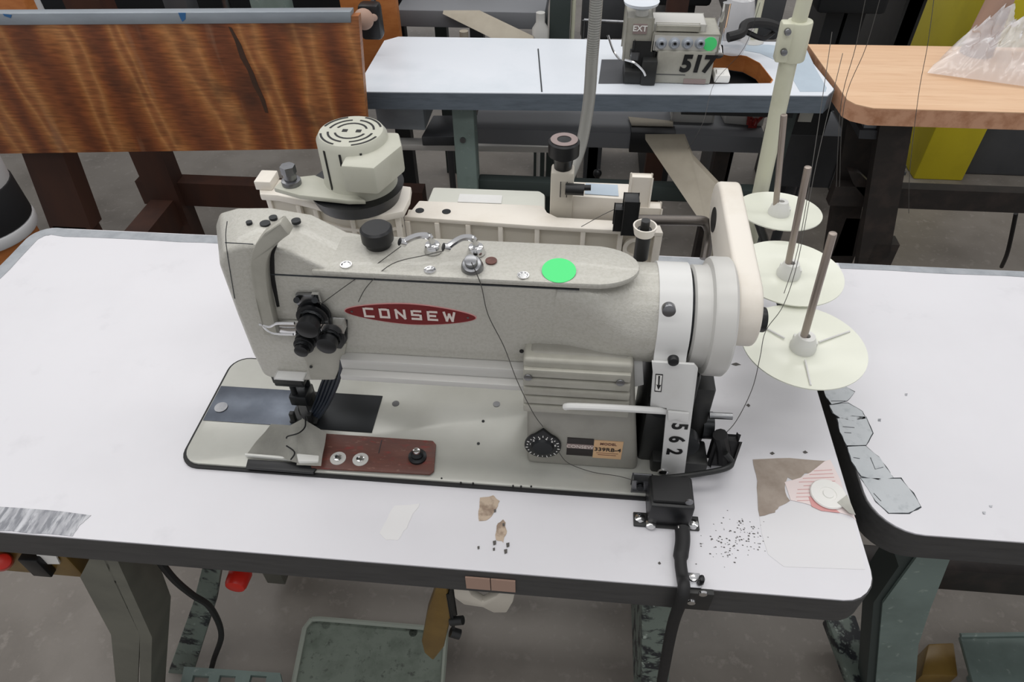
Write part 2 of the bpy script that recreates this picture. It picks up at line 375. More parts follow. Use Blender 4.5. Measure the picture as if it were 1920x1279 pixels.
single(b, 'stop_button', 'red_button', 'round red button under the front edge of the main table beside the chipped leg', 'button', q)
b = MB(); b.tube([Yp(290, 1040, .06), Yp(325, 1085, .06), Yp(360, 1115, .08), Yp(395, 1140, .1), Yp(415, 1190, .12), Yp(400, 1240, .13), Yp(385, 1300, .13)], .005)  # power cord hanging below the tabletop
single(b, 'power_cord', 'black_rubber', 'black cord hanging under the left half of the main table', 'cord', Yp(290, 1040, .06))
ped = thing('foot_pedal', 'flat grey green treadle plate with raised rim under the main table', 'pedal', Zp(680, 1220, .08))
oc = [Zp(x, y, .1) for x, y in [(585, 1163), (600, 1162), (790, 1178), (838, 1184), (836, 1200), (820, 1420), (540, 1420), (548, 1300), (572, 1180)]]
b = MB(); b.prism(oc, (0, 0, -.006)); b.build('plate', 'pedal_green', ped)
b = MB(); b.tube([p+Vector((0, 0, .003)) for p in oc]+[oc[0]+Vector((0, 0, .003))], .005, 6, 1); b.build('rim', 'pedal_rim', ped)
b = MB(); b.cyl((oc[0].x+.03, .2, .0), (oc[0].x+.03, .2, .1), .008); b.cyl((oc[0].x+.2, .2, .0), (oc[0].x+.2, .2, .1), .008); b.build('pivot', 'dark_steel', ped)
b = MB(); g = [Zp(x, y, .12) for x, y in [(345, 1250), (525, 1262), (560, 1420), (310, 1420)]]
hl = [[Zp(x+dx, y, .12) for x, y in [(362, 1266), (392, 1268), (388, 1290), (356, 1290)]] for dx in (0, 50, 108)]
b.prism(g, (0, 0, -.01), holes=hl); b.cyl((g[0].x+.05, g[0].y-.03, 0), (g[0].x+.05, g[0].y-.03, .11), .01); b.cyl((g[1].x-.05, g[1].y-.03, 0), (g[1].x-.05, g[1].y-.03, .11), .01)
single(b, 'motor_bracket', 'teal_paint', 'slotted pale green metal bracket left of the treadle plate', 'bracket', g[0])
b = MB()
b.prism(*plate([(818, 1100), (838, 1102), (845, 1160), (832, 1215), (812, 1240), (795, 1225), (790, 1205), (800, 1150)], .05, .016), bev=.003)
kl = thing('knee_lever', 'amber plastic lever blade with black hardware hanging under the table front', 'lever', Yp(820, 1110, .05)); b.build('blade', 'amber', kl)
b = MB(); b.box(Yp(838, 1115, .05), Yp(852, 1180, .05)+Vector((0, .02, 0)), .002); b.cyl(Yp(845, 1165, .05), Yp(868, 1163, .05), .006); b.cyl(Yp(845, 1185, .05), Yp(862, 1190, .05), .007); b.cyl(Yp(830, 1100, .055), Yp(830, 1030, .055), .004); b.build('hardware', 'black_paint', kl)
hk = MB(); hk.prism([Yp(x, y, .02) for x, y in [(850, 1100), (875, 1100), (885, 1118), (905, 1130), (930, 1118), (945, 1104), (968, 1104), (962, 1130), (950, 1150), (925, 1150), (905, 1140), (870, 1135), (852, 1122)]], (0, .01, 0), bev=.002)
single(hk, 'hook_bracket', 'cream_shade', 'small cream hook shaped bracket under the middle of the table front edge', 'bracket', Yp(905, 1110, .02))
# ------------------------------------------------------------------ neighbour table right
nt_ = thing('sewing_table', 'empty white table at the right with grey duct tape patches along its left edge', 'table', (1.9, .32, 0))
x0, y0, x1, y1 = 1.236, .081, 2.45, .556
table_top(nt_, rrect(x0, y0, x1, y1, .05, T, 8), 'laminate', 'table_edge')
dt = [[(1545, 727), (1585, 724), (1603, 735), (1590, 752), (1562, 758), (1552, 745)],
      [(1558, 760), (1592, 756), (1618, 772), (1624, 785), (1600, 790), (1578, 784), (1565, 775)],
      [(1573, 786), (1600, 780), (1625, 782), (1637, 812), (1625, 835), (1590, 836), (1578, 810)],
      [(1592, 838), (1625, 837), (1650, 858), (1668, 885), (1676, 896), (1650, 901), (1617, 893), (1600, 865)],
      [(1618, 897), (1690, 898), (1712, 925), (1727, 950), (1705, 962), (1668, 962), (1645, 940), (1630, 915)]]
for k, pts in enumerate(dt):
    cx = sum(p[0] for p in pts)/len(pts); cy2 = sum(p[1] for p in pts)/len(pts)
    patch('tape_patch', 'dark_line', [(cx+(x-cx)*1.07-2, cy2+(y-cy2)*1.06) for x, y in pts], nt_, z=T+.0001, th=.0002, jag=.0007, n=3)
    cx = sum(p[0] for p in pts)/len(pts); cy2 = sum(p[1] for p in pts)/len(pts)
    patch('tape_patch', 'duct_tape', [(cx+(x-cx)*1.03-2, cy2+(y-cy2)*1.0) for x, y in pts], nt_, z=T+.0003, th=.0004, jag=.0005, n=3)
for pts in ([(1558, 752), (1585, 752)], [(1580, 800), (1602, 802)], [(1583, 811), (1596, 812)], [(1600, 858), (1612, 860)], [(1632, 858), (1641, 880), (1656, 876)], [(1638, 925), (1652, 940)]):
    b = MB(); b.tube([Zp(x, y, T+.0008) for x, y in pts], .0004, 4, 1); b.build('tape_crease', 'dark_line', nt_)
strip('edge_tape', 'tape_plain', [(1.31+.04*k, y1-.003) for k in range(28)], .012, nt_)
for (x, y) in [(1699, 740), (1649, 788), (1858, 950), (1845, 962)]:
    patch('scuff_mark', 'tape', [(x-3, y-2), (x+3, y-2), (x+2, y+2), (x-2, y+2)], nt_, jag=.0004, n=2)
b = MB(); b.prism(*plate([(1724, 1000), (1800, 1000), (1862, 1012), (1862, 1038), (1788, 1032), (1745, 1140), (1722, 1210), (1705, 1430), (1630, 1430), (1642, 1280), (1655, 1132), (1727, 1034)], .16, .004)); b.floorcut(); b.build('leg', 'teal_paint', nt_, 'greenish grey bent sheet metal leg')
b = MB(); b.prism(*plate([(1665, 1000), (1724, 1000), (1727, 1034), (1656, 1134), (1642, 1280), (1630, 1430), (1612, 1430), (1638, 1130), (1685, 1062)], .165, .05)); b.floorcut(); b.build('leg_flange', 'teal_dark', nt_)  # side of the leg coloured dark for the shadow it lies in
b = MB(); b.box((1.40, .32, .20), (2.3, .36, .27), .003); b.box((1.2, .30, .20), (1.42, .35, .27), .003); b.build('crossbar', 'dark_leg', nt_)
b = MB(); b.box((2.30, .16, 0), (2.36, .50, .705), .003); b.build('leg', 'teal_paint', nt_)
b = MB(); g = [Zp(x, y, .1) for x, y in [(1800, 1192), (1920, 1190), (2050, 1192), (2050, 1420), (1880, 1420), (1830, 1300)]]; b.prism(g, (0, 0, -.01), bev=.002); b.tube([p+Vector((0, 0, .002)) for p in g[:3]], .004, 6, 1)
b.cyl((g[0].x+.05, g[0].y-.04, 0), (g[0].x+.05, g[0].y-.04, .09), .01)
single(b, 'treadle_plate', 'teal_paint', 'green metal treadle plate under the right hand empty table', 'pedal', g[0])
b = MB(); b.prism([Zp(x, y, 0) for x, y in [(1718, 1230), (1765, 1228), (1772, 1290), (1704, 1290)]], (0, 0, .06), bev=.004); single(b, 'carton', 'amber', 'small yellow brown carton on the floor under the right hand table', 'box', Zp(1740, 1260, 0))
FOOT.build('foot', 'leg_chipped', nt_, 'chipped green foot rail')
# ------------------------------------------------------------------ SEWING MACHINE
BZ = T+.006
sm = thing('sewing_machine', 'large grey flatbed industrial sewing machine with red nameplate in the middle of the white table', 'sewing machine', (.72, .19, T))
b = MB(); b.prism(rrect(.4515, .0985, 1.03, .2775, .024, T+.0003), (0, 0, .0030)); b.build('bed_gasket', 'black_rubber', sm)
b = MB(); b.prism(rrect(.455, .1025, 1.026, .274, .022, T+.001), (0, 0, .0048), bev=.001); b.build('bed', 'bed_paint', sm)
b = MB(); b.prism([(.4565, .165, BZ-.0004), (.578, .165, BZ-.0004), (.578, .222, BZ-.0004), (.4565, .222, BZ-.0004)], (0, 0, .0012), bev=.0004); b.build('slide_plate', 'blue_steel', sm)
b = MB(); b.prism([(.5785, .163, BZ-.0004), (.669, .163, BZ-.0004), (.669, .222, BZ-.0004), (.5785, .222, BZ-.0004)], (0, 0, .0014), bev=.0004); b.build('slide_plate', 'dark_steel', sm, 'near black right slide plate')
q = Zp(415, 765, BZ); b = MB(); b.cyl(q, q+Vector((0, 0, .0018)), .008); b.build('slide_plate_finger_dent', 'steel', sm)
for (x, y) in [(742, 757), (931, 758), (906, 790), (897, 832)]:
    q = Zp(x, y, BZ); b = MB(); r = .0045 if y < 770 else .0018; b.cyl(q-Vector((0, 0, .001)), q+Vector((0, 0, .0006)), r); b.build('bed_screw', 'dark_steel' if y > 770 else 'steel', sm)
for (x, y) in [(864, 905), (887, 906), (962, 911), (977, 912), (996, 912), (828, 897)]:
    q = Zp(x, y, BZ); b = MB(); b.cyl(q-Vector((0, 0, .001)), q+Vector((0, 0, .0003)), .0011, seg=8); b.build('bed_hole', 'black_plastic', sm)
b = MB(); b.prism([Zp(x, y, BZ) for x, y in [(466, 864), (600, 873), (588, 890), (462, 880)]], (0, 0, .0035), bev=.0006); b.build('front_bar', 'black_plastic', sm)
# arm : one outline in XZ, extruded in depth
YF, YB = .150, .2135
arm = [(.545, .858), (.612, .857), (.648, .860), (.656, .885), (.665, .903), (.700, .905), (.885, .905), (.885, 1.008), (.70, 1.011), (.672, 1.015), (.640, 1.034), (.600, 1.040), (.566, 1.038), (.545, 1.031), (.5355, 1.015), (.5345, .950), (.535, .895), (.538, .862)]
b = MB(); b.prism([(x, YF, z) for x, z in arm], (0, YB-YF, 0), bev=.010, seg=4); AC = (0, .19, .953)
def loft(u, v):
    x = .872+.113*u; k = min(1, max(0, (x-.885)/.075)); k = k*k*(3-2*k); a = .0315+(.0495-.0315)*k; h = .0515+(.0500-.0515)*k; yc = .1818+(.187-.1818)*k; zc = .9565+(.951-.9565)*k; e = 2/(6-4*k)
    t = v*2*math.pi; c, s_ = math.cos(t), math.sin(t)
    return Vector((x, yc+a*math.copysign(abs(c)**e, c), zc+h*math.copysign(abs(s_)**e, s_)))
for v in b.bm.verts:
    k = min(1, max(0, (.615-v.co.x)/.06)); v.co.x += k*.030*(YB-v.co.y)/(YB-YF)
b.grid(loft, 24, 64)
b.build('arm', 'silver_paint', sm)
b = MB()
cv = [(.655, .150), (.90, .150)]+[(.915+.045*math.sin(math.radians(a)), .180-.030*math.cos(math.radians(a))) for a in range(10, 171, 10)]+[(.90, .210), (.69, .210), (.665, .205)]
b.prism([(x, y-.003, 1.0095) for x, y in cv], (0, 0, .0065), bev=.002); b.build('top_cover', 'silver_paint', sm)
b = MB(); b.box((.605, YF-.0007, 1.0060), (.905, YF+.006, 1.0074)); b.build('cover_seam', 'dark_line', sm)
b = MB(); b.box((.664, .140, .892), (.857, .21, .9055), .001); b.build('arm_ledge', 'bright_grey', sm); b = MB(); b.box((.664, .131, .884), (.86, .21, .8915), .001); b.build('arm_ledge', 'bright_grey', sm)
# face plate and guard
b = MB(); b.tube([Yp(422, 455, YF-.0002), Yp(475, 458, YF-.0002)], .0005, 4, 1); b.tube([Yp(426, 415, YF), Yp(424, 458, YF-.0002), Yp(440, 560, YF-.0002)], .0004, 4, 4); b.build('face_seam', 'dark_line', sm)
gp = [(535, 428, .150), (508, 448, .141), (490, 472, .139), (484, 500, .139), (487, 540, .139), (496, 585, .139), (508, 630, .141)]
P = [Yp(x, y, Y_) for x, y, Y_ in gp]
L, R = [], []
def cat(P, sub=5):
    Q = []
    for i in range(len(P)-1):
        a = P[max(i-1, 0)]; b_ = P[i]; c = P[i+1]; d = P[min(i+2, len(P)-1)]
        for k in range(sub):
            u = k/sub; Q.append(.5*((2*b_)+(c-a)*u+(2*a-5*b_+4*c-d)*u*u+(3*b_-a-3*c+d)*u**3))
    return Q+[P[-1]]
P = cat(P)
for i, p in enumerate(P):
    t = (P[min(i+1, len(P)-1)]-P[max(i-1, 0)]); n_ = Vector((t.z, 0, -t.x)).normalized(); L.append(p+n_*.0072); R.append(p-n_*.0072)
b = MB(); b.prism(L+R[::-1], (0, .012, 0), bev=.0015); b.build('take_up_guard', 'silver_flat', sm)
b = MB(); b.prism([Yp(x, y, YF-.0005) for x, y in [(516, 440), (524, 438), (514, 478), (515, 520), (524, 575), (519, 576), (508, 530), (502, 488)]], (0, .004, 0)); b.build('take_up_slot', 'ink', sm)
for (x, y, r) in [(467, 417, .003), (497, 419, .005), (555, 414, .0045), (512, 408, .004)]:
    q = Zp(x, y, 1.0405); b = MB(); b.cyl(q-Vector((0, 0, .002)), q+Vector((0, 0, .0008)), r, seg=16); b.build('oil_hole', 'dark_steel', sm)
for (x, y) in [(649, 497), (806, 507), (981, 517)]:
    q = Zp(x, y, 1.0165); b = MB(); b.lathe([(0, -.001), (.0055, -.001), (.0055, .001), (.0045, .001), (.0035, .0002), (0, .0002)], q, seg=20); b.build('cover_screw', 'chrome', sm)
q = Zp(921, 490, 1.0165); b = MB(); b.cyl(q, q+Vector((0, 0, .0012)), .0055); b.build('sight_plug', 'brown_board', sm, 'reddish brown plug')
b = MB(); q = Zp(886, 502, 1.0165); b.cyl(q, q+Vector((0, -.004, .008)), .011, .009, bev=.002); b.cyl(q+Vector((0, -.004, .008)), q+Vector((0, -.008, .015)), .006, bev=.001); b.build('thread_retainer', 'steel', sm)
q = Zp(710, 458, 1.0165); b = MB(); b.lathe([(0, 0), (.0125, 0), (.0135, .004), (.0155, .006), (.0155, .018), (.0135, .020), (0, .020)], q, seg=28); b.build('oil_cap', 'black_plastic', sm)
for (bx, by, tx, ty) in [(812, 470, 760, 456), (893, 474, 842, 465)]:
    q = Zp(bx, by, 1.0165); e = Yp(tx, ty, q.y-.012); b = MB(); b.cyl(q, q+Vector((0, 0, .008)), .009, .007, bev=.001)
    b.tube([q+Vector((0, 0, .006)), q+Vector((-.002, 0, .016)), q+Vector((-.012, -.004, .019)), e+Vector((0, 0, .002)), e], .0032, 8); b.cyl(e, e+(e-q).normalized()*.006, .0038); b.build('thread_guide', 'chrome', sm)
# green dot
def disc_on(name, m, c, r, par, n=(0, -1, 0), th=.0005, seg=40, label=None):
    c = Vector(c); b = MB(); b.cyl(c, c+Vector(n).normalized()*th, r, seg=seg); return b.build(name, m, par, label)
q = Zp(1048, 508, 1.0163); q = q+Vector((0, -.001, .0012)); disc_on('price_sticker', 'green_dot', q, .0158, sm, (0, -.12, 1), label='round bright green sticker on the arm')
# badge
qa, qb = Yp(645, 579, YF), Yp(894, 598, YF); cc = (qa+qb)/2; hw = (qb-qa).length/2; tilt = math.atan2(qb.z-qa.z, qb.x-qa.x)
def bad(s, hh): return [Vector((cc.x+hw*s*math.cos(a), YF, cc.z+hh*math.sin(a)*(1-.25*abs(math.cos(a))**1.5))) for a in [math.radians(k*6) for k in range(60)]]
b = MB(); b.prism(bad(1, .0138), (0, -.0008, 0)); b.build('nameplate_rim', 'pink_print', sm)
b = MB(); b.prism(bad(.985, .0130), (0, -.0011, 0)); plate_ = b.build('nameplate', 'badge_red', sm)
# block letters
S = {'C': [(1, 1, 0, 1), (0, 1, 0, 0), (0, 0, 1, 0)], 'O': [(0, 0, 0, 1), (0, 1, 1, 1), (1, 1, 1, 0), (1, 0, 0, 0)], 'N': [(0, 0, 0, 1), (0, 1, 1, 0), (1, 0, 1, 1)],
     'S': [(1, 1, 0, 1), (0, 1, 0, .5), (0, .5, 1, .5), (1, .5, 1, 0), (1, 0, 0, 0)], 'E': [(1, 1, 0, 1), (0, 1, 0, 0), (0, 0, 1, 0), (0, .5, .8, .5)], 'W': [(0, 1, .22, 0), (.22, 0, .5, .8), (.5, .8, .78, 0), (.78, 0, 1, 1)]}
def block(word, x, z, Y, h, wd, gap, st, m, par):
    for ch in word:
        b = MB(); dd = 0; w0 = wd; wd = wd*1.2 if ch == 'W' else wd
        for (ax, az, bx_, bz) in S[ch]:
            A = Vector((x+ax*wd, Y, z+az*h)); B_ = Vector((x+bx_*wd, Y, z+bz*h)); d = (B_-A).normalized(); nn = Vector((-d.z, 0, d.x))*st/2; A -= d*st/2; B_ += d*st/2
            b.prism([A+nn, B_+nn, B_-nn, A-nn], (0, -.0005-dd, 0)); dd += .00005
        b.build('letter', m, par); x += wd+gap; wd = w0
block('CONSEW', Yp(684, 583, YF).x, cc.z-.0050, YF-.0011, .0100, .0082, .0076, .0023, 'badge_letter', plate_)
for px in (660, 877):
    q = Yp(px, 585 if px < 700 else 592, YF-.001); disc_on('nameplate_rivet', 'steel', (q.x, YF-.001, cc.z), .0012, plate_, seg=10)
# tension assembly
tn = [(553, 553), (596, 553), (600, 600), (622, 606), (650, 604), (650, 640), (640, 655), (600, 650), (560, 640), (560, 580)]
b = MB(); b.prism([Yp(x, y, YF-.004) for x, y in tn], (0, .006, 0), bev=.001); b.build('tension_plate', 'black_paint', sm)
b = MB(); b.prism([Yp(x, y, YF-.006) for x, y in [(553, 553), (596, 554), (595, 573), (556, 572)]], (0, .004, 0), bev=.0006); b.build('tension_bracket', 'steel', sm)
b = MB(); b.box(Yp(596, 553, YF-.008), Yp(600, 600, YF-.004)); b.box(Yp(600, 608, YF-.016), Yp(650, 612, YF-.006), .0005); b.build('bracket_edge', 'chrome', sm)
b = MB(); b.cyl(Yp(556, 563, YF-.004), Yp(556, 563, YF-.012), .003); b.cyl(Yp(590, 563, YF-.004), Yp(590, 563, YF-.012), .003); b.build('bracket_screw', 'dark_steel', sm)
b = MB(); b.prism([Yp(x, y, YF-.004) for x, y in [(488, 606), (500, 602), (560, 604), (560, 630), (510, 628), (496, 618)]], (0, .003, 0), bev=.0006)
b.tube([Yp(x, y, YF-.009) for x, y in [(490, 606), (500, 618), (515, 625), (550, 627)]], .0014, 6); b.tube([Yp(x, y, YF-.009) for x, y in [(486, 608), (505, 612), (520, 606), (552, 606)]], .0016, 6)
b.build('thread_guide_plate', 'chrome', sm)
b = MB(); b.prism([Yp(x, y, YF-.003) for x, y in [(560, 632), (600, 640), (650, 645), (645, 672), (628, 712), (582, 712), (574, 680), (566, 668)]], (0, .02, 0), bev=.0015); b.build('lower_plate', 'silver_flat', sm)
def knob(x, y, r, d, Y0):
    q = Yp(x, y, Y0-d); q0 = Vector((q.x, Y0, q.z)); b = MB()
    b.lathe([(0, 0), (r*1.1, 0), (r*1.1, .003), (r*.7, .004), (r*.7, .006), (r*1.05, .007), (r*1.05, .009), (r*.62, .010), (r*.62, d*.62), (r*.72, d*.64), (r*.72, d*.96), (r*.6, d), (0, d)], q0, YM, 28); b.build('tension_knob', 'black_plastic', sm)
    b = MB(); b.tube([q0+Vector((r*.8*math.cos(a), -.0095-.004*(a/25), r*.8*math.sin(a))) for a in [k*.6 for k in range(36)]], .0006, 5, 1); b.build('tension_spring', 'dark_steel', sm)
knob(575, 620, .0150, .026, YF-.004); knob(611, 651, .0140, .024, YF-.004); knob(564, 661, .0100, .018, YF-.003)
b = MB(); b.cyl(Yp(583, 688, YF-.003), Yp(583, 688, YF-.0045), .0016, seg=10); b.build('plate_hole', 'ink', sm)
# needle bar, presser, feet
b = MB(); b.cyl((.577, .182, .785), (.577, .182, .86), .0035); b.cyl((.588, .197, .785), (.588, .197, .86), .004); b.box((.563, .170, .822), (.598, .203, .834), .002); b.box((.571, .176, .782), (.592, .20, .798), .0015)
b.build('needle_bar', 'dark_steel', sm)
b = MB(); b.cyl((.576, .18, .757), (.576, .18, .786), .0009, seg=8); b.cyl((.588, .18, .757), (.588, .18, .786), .0009, seg=8); b.build('needle', 'chrome', sm)
b = MB(); b.box((.566, .168, .7575), (.600, .215, .761), .001); b.box((.578, .195, .757), (.590, .207, .79), .002); b.box((.568, .168, .758), (.574, .174, .775), .001); b.box((.59, .168, .758), (.596, .174, .775), .001); b.build('presser_foot', 'black_paint', sm)
b = MB(); b.box(Yp(521, 698, .148), Yp(568, 712, .138), .001); b.build('presser_lifter', 'white_paint', sm)  # chrome lifter, its bright reflection put in as white colour
b = MB(); b.box((.565, .165, .832), (.600, .205, .862), .002); b.build('bar_bushing', 'black_paint', sm)
for k in range(5):
    a = Yp(641-k*4, 676+k*2, YF-.004+.004*k); b = MB(); b.tube([a, Yp(634-k*7, 715, YF+.006*k), Yp(614-k*6, 760, .16+.006*k), Yp(598-k*4, 783-2*k, .168+.003*k)], .0021, 8); b.build('oil_tube', 'hose_blue', sm)
# folder attachment
FB = BZ+.0014
b = MB(); b.prism([Zp(x, y, FB) for x, y in [(560, 812), (812, 829), (818, 836), (814, 886), (806, 892), (585, 880)]], (0, 0, .003), bev=.0008); fb = b.build('guide_board', 'brown_board', sm, 'reddish brown fibre guide plate')
for (x, y) in [(634, 860), (676, 862)]:
    q = Zp(x, y, FB+.003); b = MB(); b.lathe([(.003, 0), (.0092, 0), (.0092, .0008), (.003, .0010)], q, seg=24); b.build('washer', 'bright_grey', fb); b = MB(); b.lathe([(0, .0), (.0045, .0), (.0045, .0025), (0, .004)], q, seg=20); b.build('screw', 'chrome', fb)
q = Zp(783, 858, FB+.003); b = MB(); b.lathe([(0, 0), (.0105, 0), (.0105, .003), (.007, .004), (.007, .007), (.0035, .011), (0, .011)], q, seg=24); b.build('thumb_nut', 'dark_steel', fb); b = MB(); b.cyl(q+Vector((0, 0, .008)), q+Vector((0, 0, .014)), .0042, bev=.001); b.build('bolt', 'chrome', fb)
b = MB(); b.tube([Zp(710, 850, FB+.0031), Zp(716, 825, FB+.0031)], .0005, 4, 1); b.build('board_seam', 'dark_line', fb)
def quadsheet(name, c, zs, m, th=.0015, par=sm):
    P4 = [Zp(x, y, BZ+z) for (x, y), z in zip(c, zs)]
    b = MB(); b.grid(lambda u, v: P4[0].lerp(P4[1], u).lerp(P4[3].lerp(P4[2], u), v)+Vector((0, 0, .0016*math.sin(u*7+v*5)*math.sin(v*3.14))), 10, 8, th); return b.build(name, m, par)
quadsheet('fabric_guide', [(462, 853), (548, 860), (578, 800), (508, 795)], [.004, .006, .012, .010], 'fabric')
quadsheet('fabric_guide', [(515, 855), (556, 868), (566, 786), (540, 800)], [.006, .008, .018, .012], 'fabric')
quadsheet('fabric_guide', [(556, 872), (602, 874), (612, 812), (566, 784)], [.008, .010, .014, .019], 'fabric')
b = MB(); b.prism([Zp(x, y, BZ+.004) for x, y in [(558, 858), (602, 862), (600, 874), (562, 874)]], (0, 0, .009), bev=.002); b.prism([Zp(x, y, BZ+.002) for x, y in [(461, 854), (548, 861), (546, 866), (461, 858)]], (0, 0, .005), bev=.001); b.build('taped_edge', 'tape_white', sm)
b = MB(); b.tube([Zp(x, y, BZ+.021) for x, y in [(572, 782), (572, 800), (560, 812), (540, 818), (537, 822)]], .0009, 6); b.tube([Zp(x, y, BZ+.014) for x, y in [(537, 836), (550, 845), (552, 852), (545, 862)]], .0009, 6); b.build('tape_edge_line', 'ink', sm)
# pillar
b = MB(); b.prism([(.8585, .134, BZ-.001), (.986, .134, BZ-.001), (.962, .134, .935), (.8585, .134, .935)], (0, .10, 0), bev=.007, seg=3); b.build('pillar', 'pillar_grey', sm)
b = MB(); b.box((.855, .128, .862), (.962, .205, .934), .004, 3)
b.build('oil_box', 'silver_flat', sm)
for k in range(5):
    z = .924-k*.0132; b = MB(); b.box((.8555, .1235, z-.0105), (.9605+.0008*k, .131, z), .0015); b.build('cooling_rib', 'silver_flat', sm)
for (x, y) in [(990, 707), (1163, 717)]:
    q = Yp(x, y, .1235); b = MB(); b.cyl(q, q+Vector((0, -.0015, 0)), .0042, bev=.0005); b.build('rib_screw', 'steel', sm)
for (x, y) in [(978, 658), (1082, 647), (1233, 630)]:
    q = Yp(x, y, YF); b = MB(); b.cyl(q+Vector((0, .01, 0)), q+Vector((0, -.001, 0)), .0022, seg=12); b.build('arm_screw', 'ink', sm)
# dial
q = Yp(1018, 832, .134); dl = MB(); R_ = .0205
dp = [(R_*math.sin(a), R_*math.cos(a)) for a in [math.radians(28+k*(304/28)) for k in range(29)]]+[(0, .0285)]
dl.prism([(q.x+u, .134, q.z+v) for u, v in dp], (0, -.004, 0), bev=.0008); dial = dl.build('stitch_dial', 'black_plastic', sm)
b = MB(); b.cyl((q.x, .13, q.z), (q.x, .127, q.z), .0125, .011, seg=32); b.build('dial_centre', 'dark_steel', dial)
for k in range(22):
    a = 2*math.pi*k/22; d = Vector((math.sin(a), 0, math.cos(a))); c = Vector((q.x, .1297, q.z)); b = MB(); b.tube([c+d*.0165, c+d*(.0180 if k % 2 else .0192)], .0005, 4, 1); b.build('dial_mark', 'paper', dial)
for k, t_ in enumerate('123456'):
    a = math.radians(-75+k*30); c = Vector((q.x, .1297, q.z))+Vector((math.sin(a), 0, math.cos(a)))*.0143
    text(t_, c, XA, ZA, .0045, 'paper', 'dial_numeral', dial, .01)
# model label
a = Yp(1064, 820, .134); c = Yp(1170, 823, .134); h_ = .0305
xm = Yp(1114, 822, .134).x; zt = a.z
b = MB(); b.box((a.x, .1332, zt-h_), (xm, .134, zt)); lb = b.build('brand_label', 'label_black', sm)
b = MB(); b.box((a.x, .1329, zt-.0175), (xm, .1334, zt-.0100)); b.build('label_strip', 'label_strip', lb)
text('CONSEW', ((a.x+xm)/2, .1328, zt-.014), XA, ZA, .0070, 'badge_letter', 'label_text', lb, .0)
b = MB(); b.box((xm+.0005, .1331, zt-h_-.002), (c.x, .134, zt-.0015)); lb2 = b.build('model_label', 'tan_label', sm)
text('MODEL', ((xm+c.x)/2, .1329, zt-.0065), XA, ZA, .0055, 'brown_board', 'label_text', lb2, .01)
text('339RB-4', ((xm+c.x)/2, .1329, zt-.0165), XA, ZA, .0085, 'label_black', 'label_text', lb2, .012)
b = MB(); b.box((xm+.006, .1329, zt-.0265), (c.x-.006, .1332, zt-.0257)); b.box((xm+.004, .1329, zt-.0232), (c.x-.004, .1332, zt-.0226)); b.build('label_line', 'brown_board', lb2)
# reverse lever
b = MB(); b.tube([Yp(1060, 763, .112), Yp(1075, 762, .110), Yp(1150, 765, .112), Yp(1235, 770, .124), Yp(1252, 772, .14)], lambda t: .0036, 10, 4); b.build('reverse_lever', 'white_paint', sm)
b = MB(); b.prism([Yp(x, y, .15) for x, y in [(1180, 668), (1204, 664), (1207, 722), (1190, 726), (1183, 700)]], (0, .004, 0), bev=.0005); b.build('bracket_arm', 'white_paint', sm)
# strap guard
ang = [math.radians(k) for k in range(-70, 91, 8)]
x0s, x1s = .980, 1.0105; ax_y, ax_z, rr = .187, .950, .0525
b = MB()
outer = [(ax_y-rr*math.cos(math.pi/2+a-math.pi/2)*1 if False else ax_y-rr*math.sin(a), ax_z+rr*math.cos(a)) for a in ang]
sec = outer+[(.1330, .942), (.1285, .936)]
inn = [(.1315, .936), (.1355, .942)]+[(ax_y-(rr-.003)*math.sin(a), ax_z+(rr-.003)*math.cos(a)) for a in ang[::-1]]
b.prism([(x0s, y, z) for y, z in sec+inn], (x1s-x0s, 0, 0)); b.build('belt_guard_strap', 'white_paint', sm)
YG = .127
gpx = [(1222, 679), (1302, 684), (1309, 692), (1283, 892), (1238, 892), (1250, 766), (1219, 762), (1224, 700)]
b = MB(); b.prism([Yp(x, y, YG) for x, y in gpx], (0, .003, 0), bev=.0006); gd = b.build('belt_guard_plate', 'white_paint', sm)
b = MB(); b.prism([Yp(x, y, YG-.0005) for x, y in [(1252, 768), (1292, 772), (1290, 790), (1268, 783), (1252, 786)]], (0, -.003, 0), bev=.001); b.build('plate_fold', 'white_paint', gd)
q = Yp(1254, 584, .136); b = MB(); b.cyl((q.x, .142, q.z), (q.x, .1345, q.z+.001), .0062, bev=.0008); b.build('strap_plug', 'steel', gd)
q = Yp(1262, 672, YG); b = MB(); b.cyl(q, q+Vector((0, -.006, 0)), .0055, .005, bev=.001); b.build('guard_screw', 'black_plastic', gd)
q = Yp(1243, 885, YG); b = MB(); b.lathe([(0, 0), (.006, 0), (.0055, .002), (.003, .0038), (0, .0042)], q, YM, 20); b.build('guard_screw', 'chrome', gd, 'bright screw at the foot of the plate')
dn = (Yp(1262, 870, YG)-Yp(1281, 780, YG)).normalized(); rg = YM.cross(dn)*-1
for ch, (x, y) in zip('562', [(1273, 800), (1268, 824), (1263, 847)]):
    text(ch, Yp(x, y, YG-.0004), dn, dn.cross(YM)*-1 if (dn.cross(YM)*-1).x > 0 else dn.cross(YM), .0225, 'ink', 'numeral', gd, .03, sx=.95)
b = MB(); b.prism([Yp(x, y, YG-.0002) for x, y in [(1229, 701), (1243, 702), (1240, 735), (1227, 734)]], (0, -.0003, 0)); b.build('arrow_sticker', 'ink', gd)
b = MB(); b.prism([Yp(x, y, YG-.0004) for x, y in [(1230.5, 703), (1241.5, 704), (1238.5, 733), (1228.5, 732)]], (0, -.0003, 0)); st = b.build('arrow_sticker', 'paper', gd)
b = MB(); b.prism([Yp(x, y, YG-.0008) for x, y in [(1234.5, 705), (1237.5, 705), (1236.3, 722), (1239.5, 722), (1234.3, 731), (1231, 721), (1233.8, 722)]], (0, -.0003, 0)); b.build('arrow', 'ink', st)
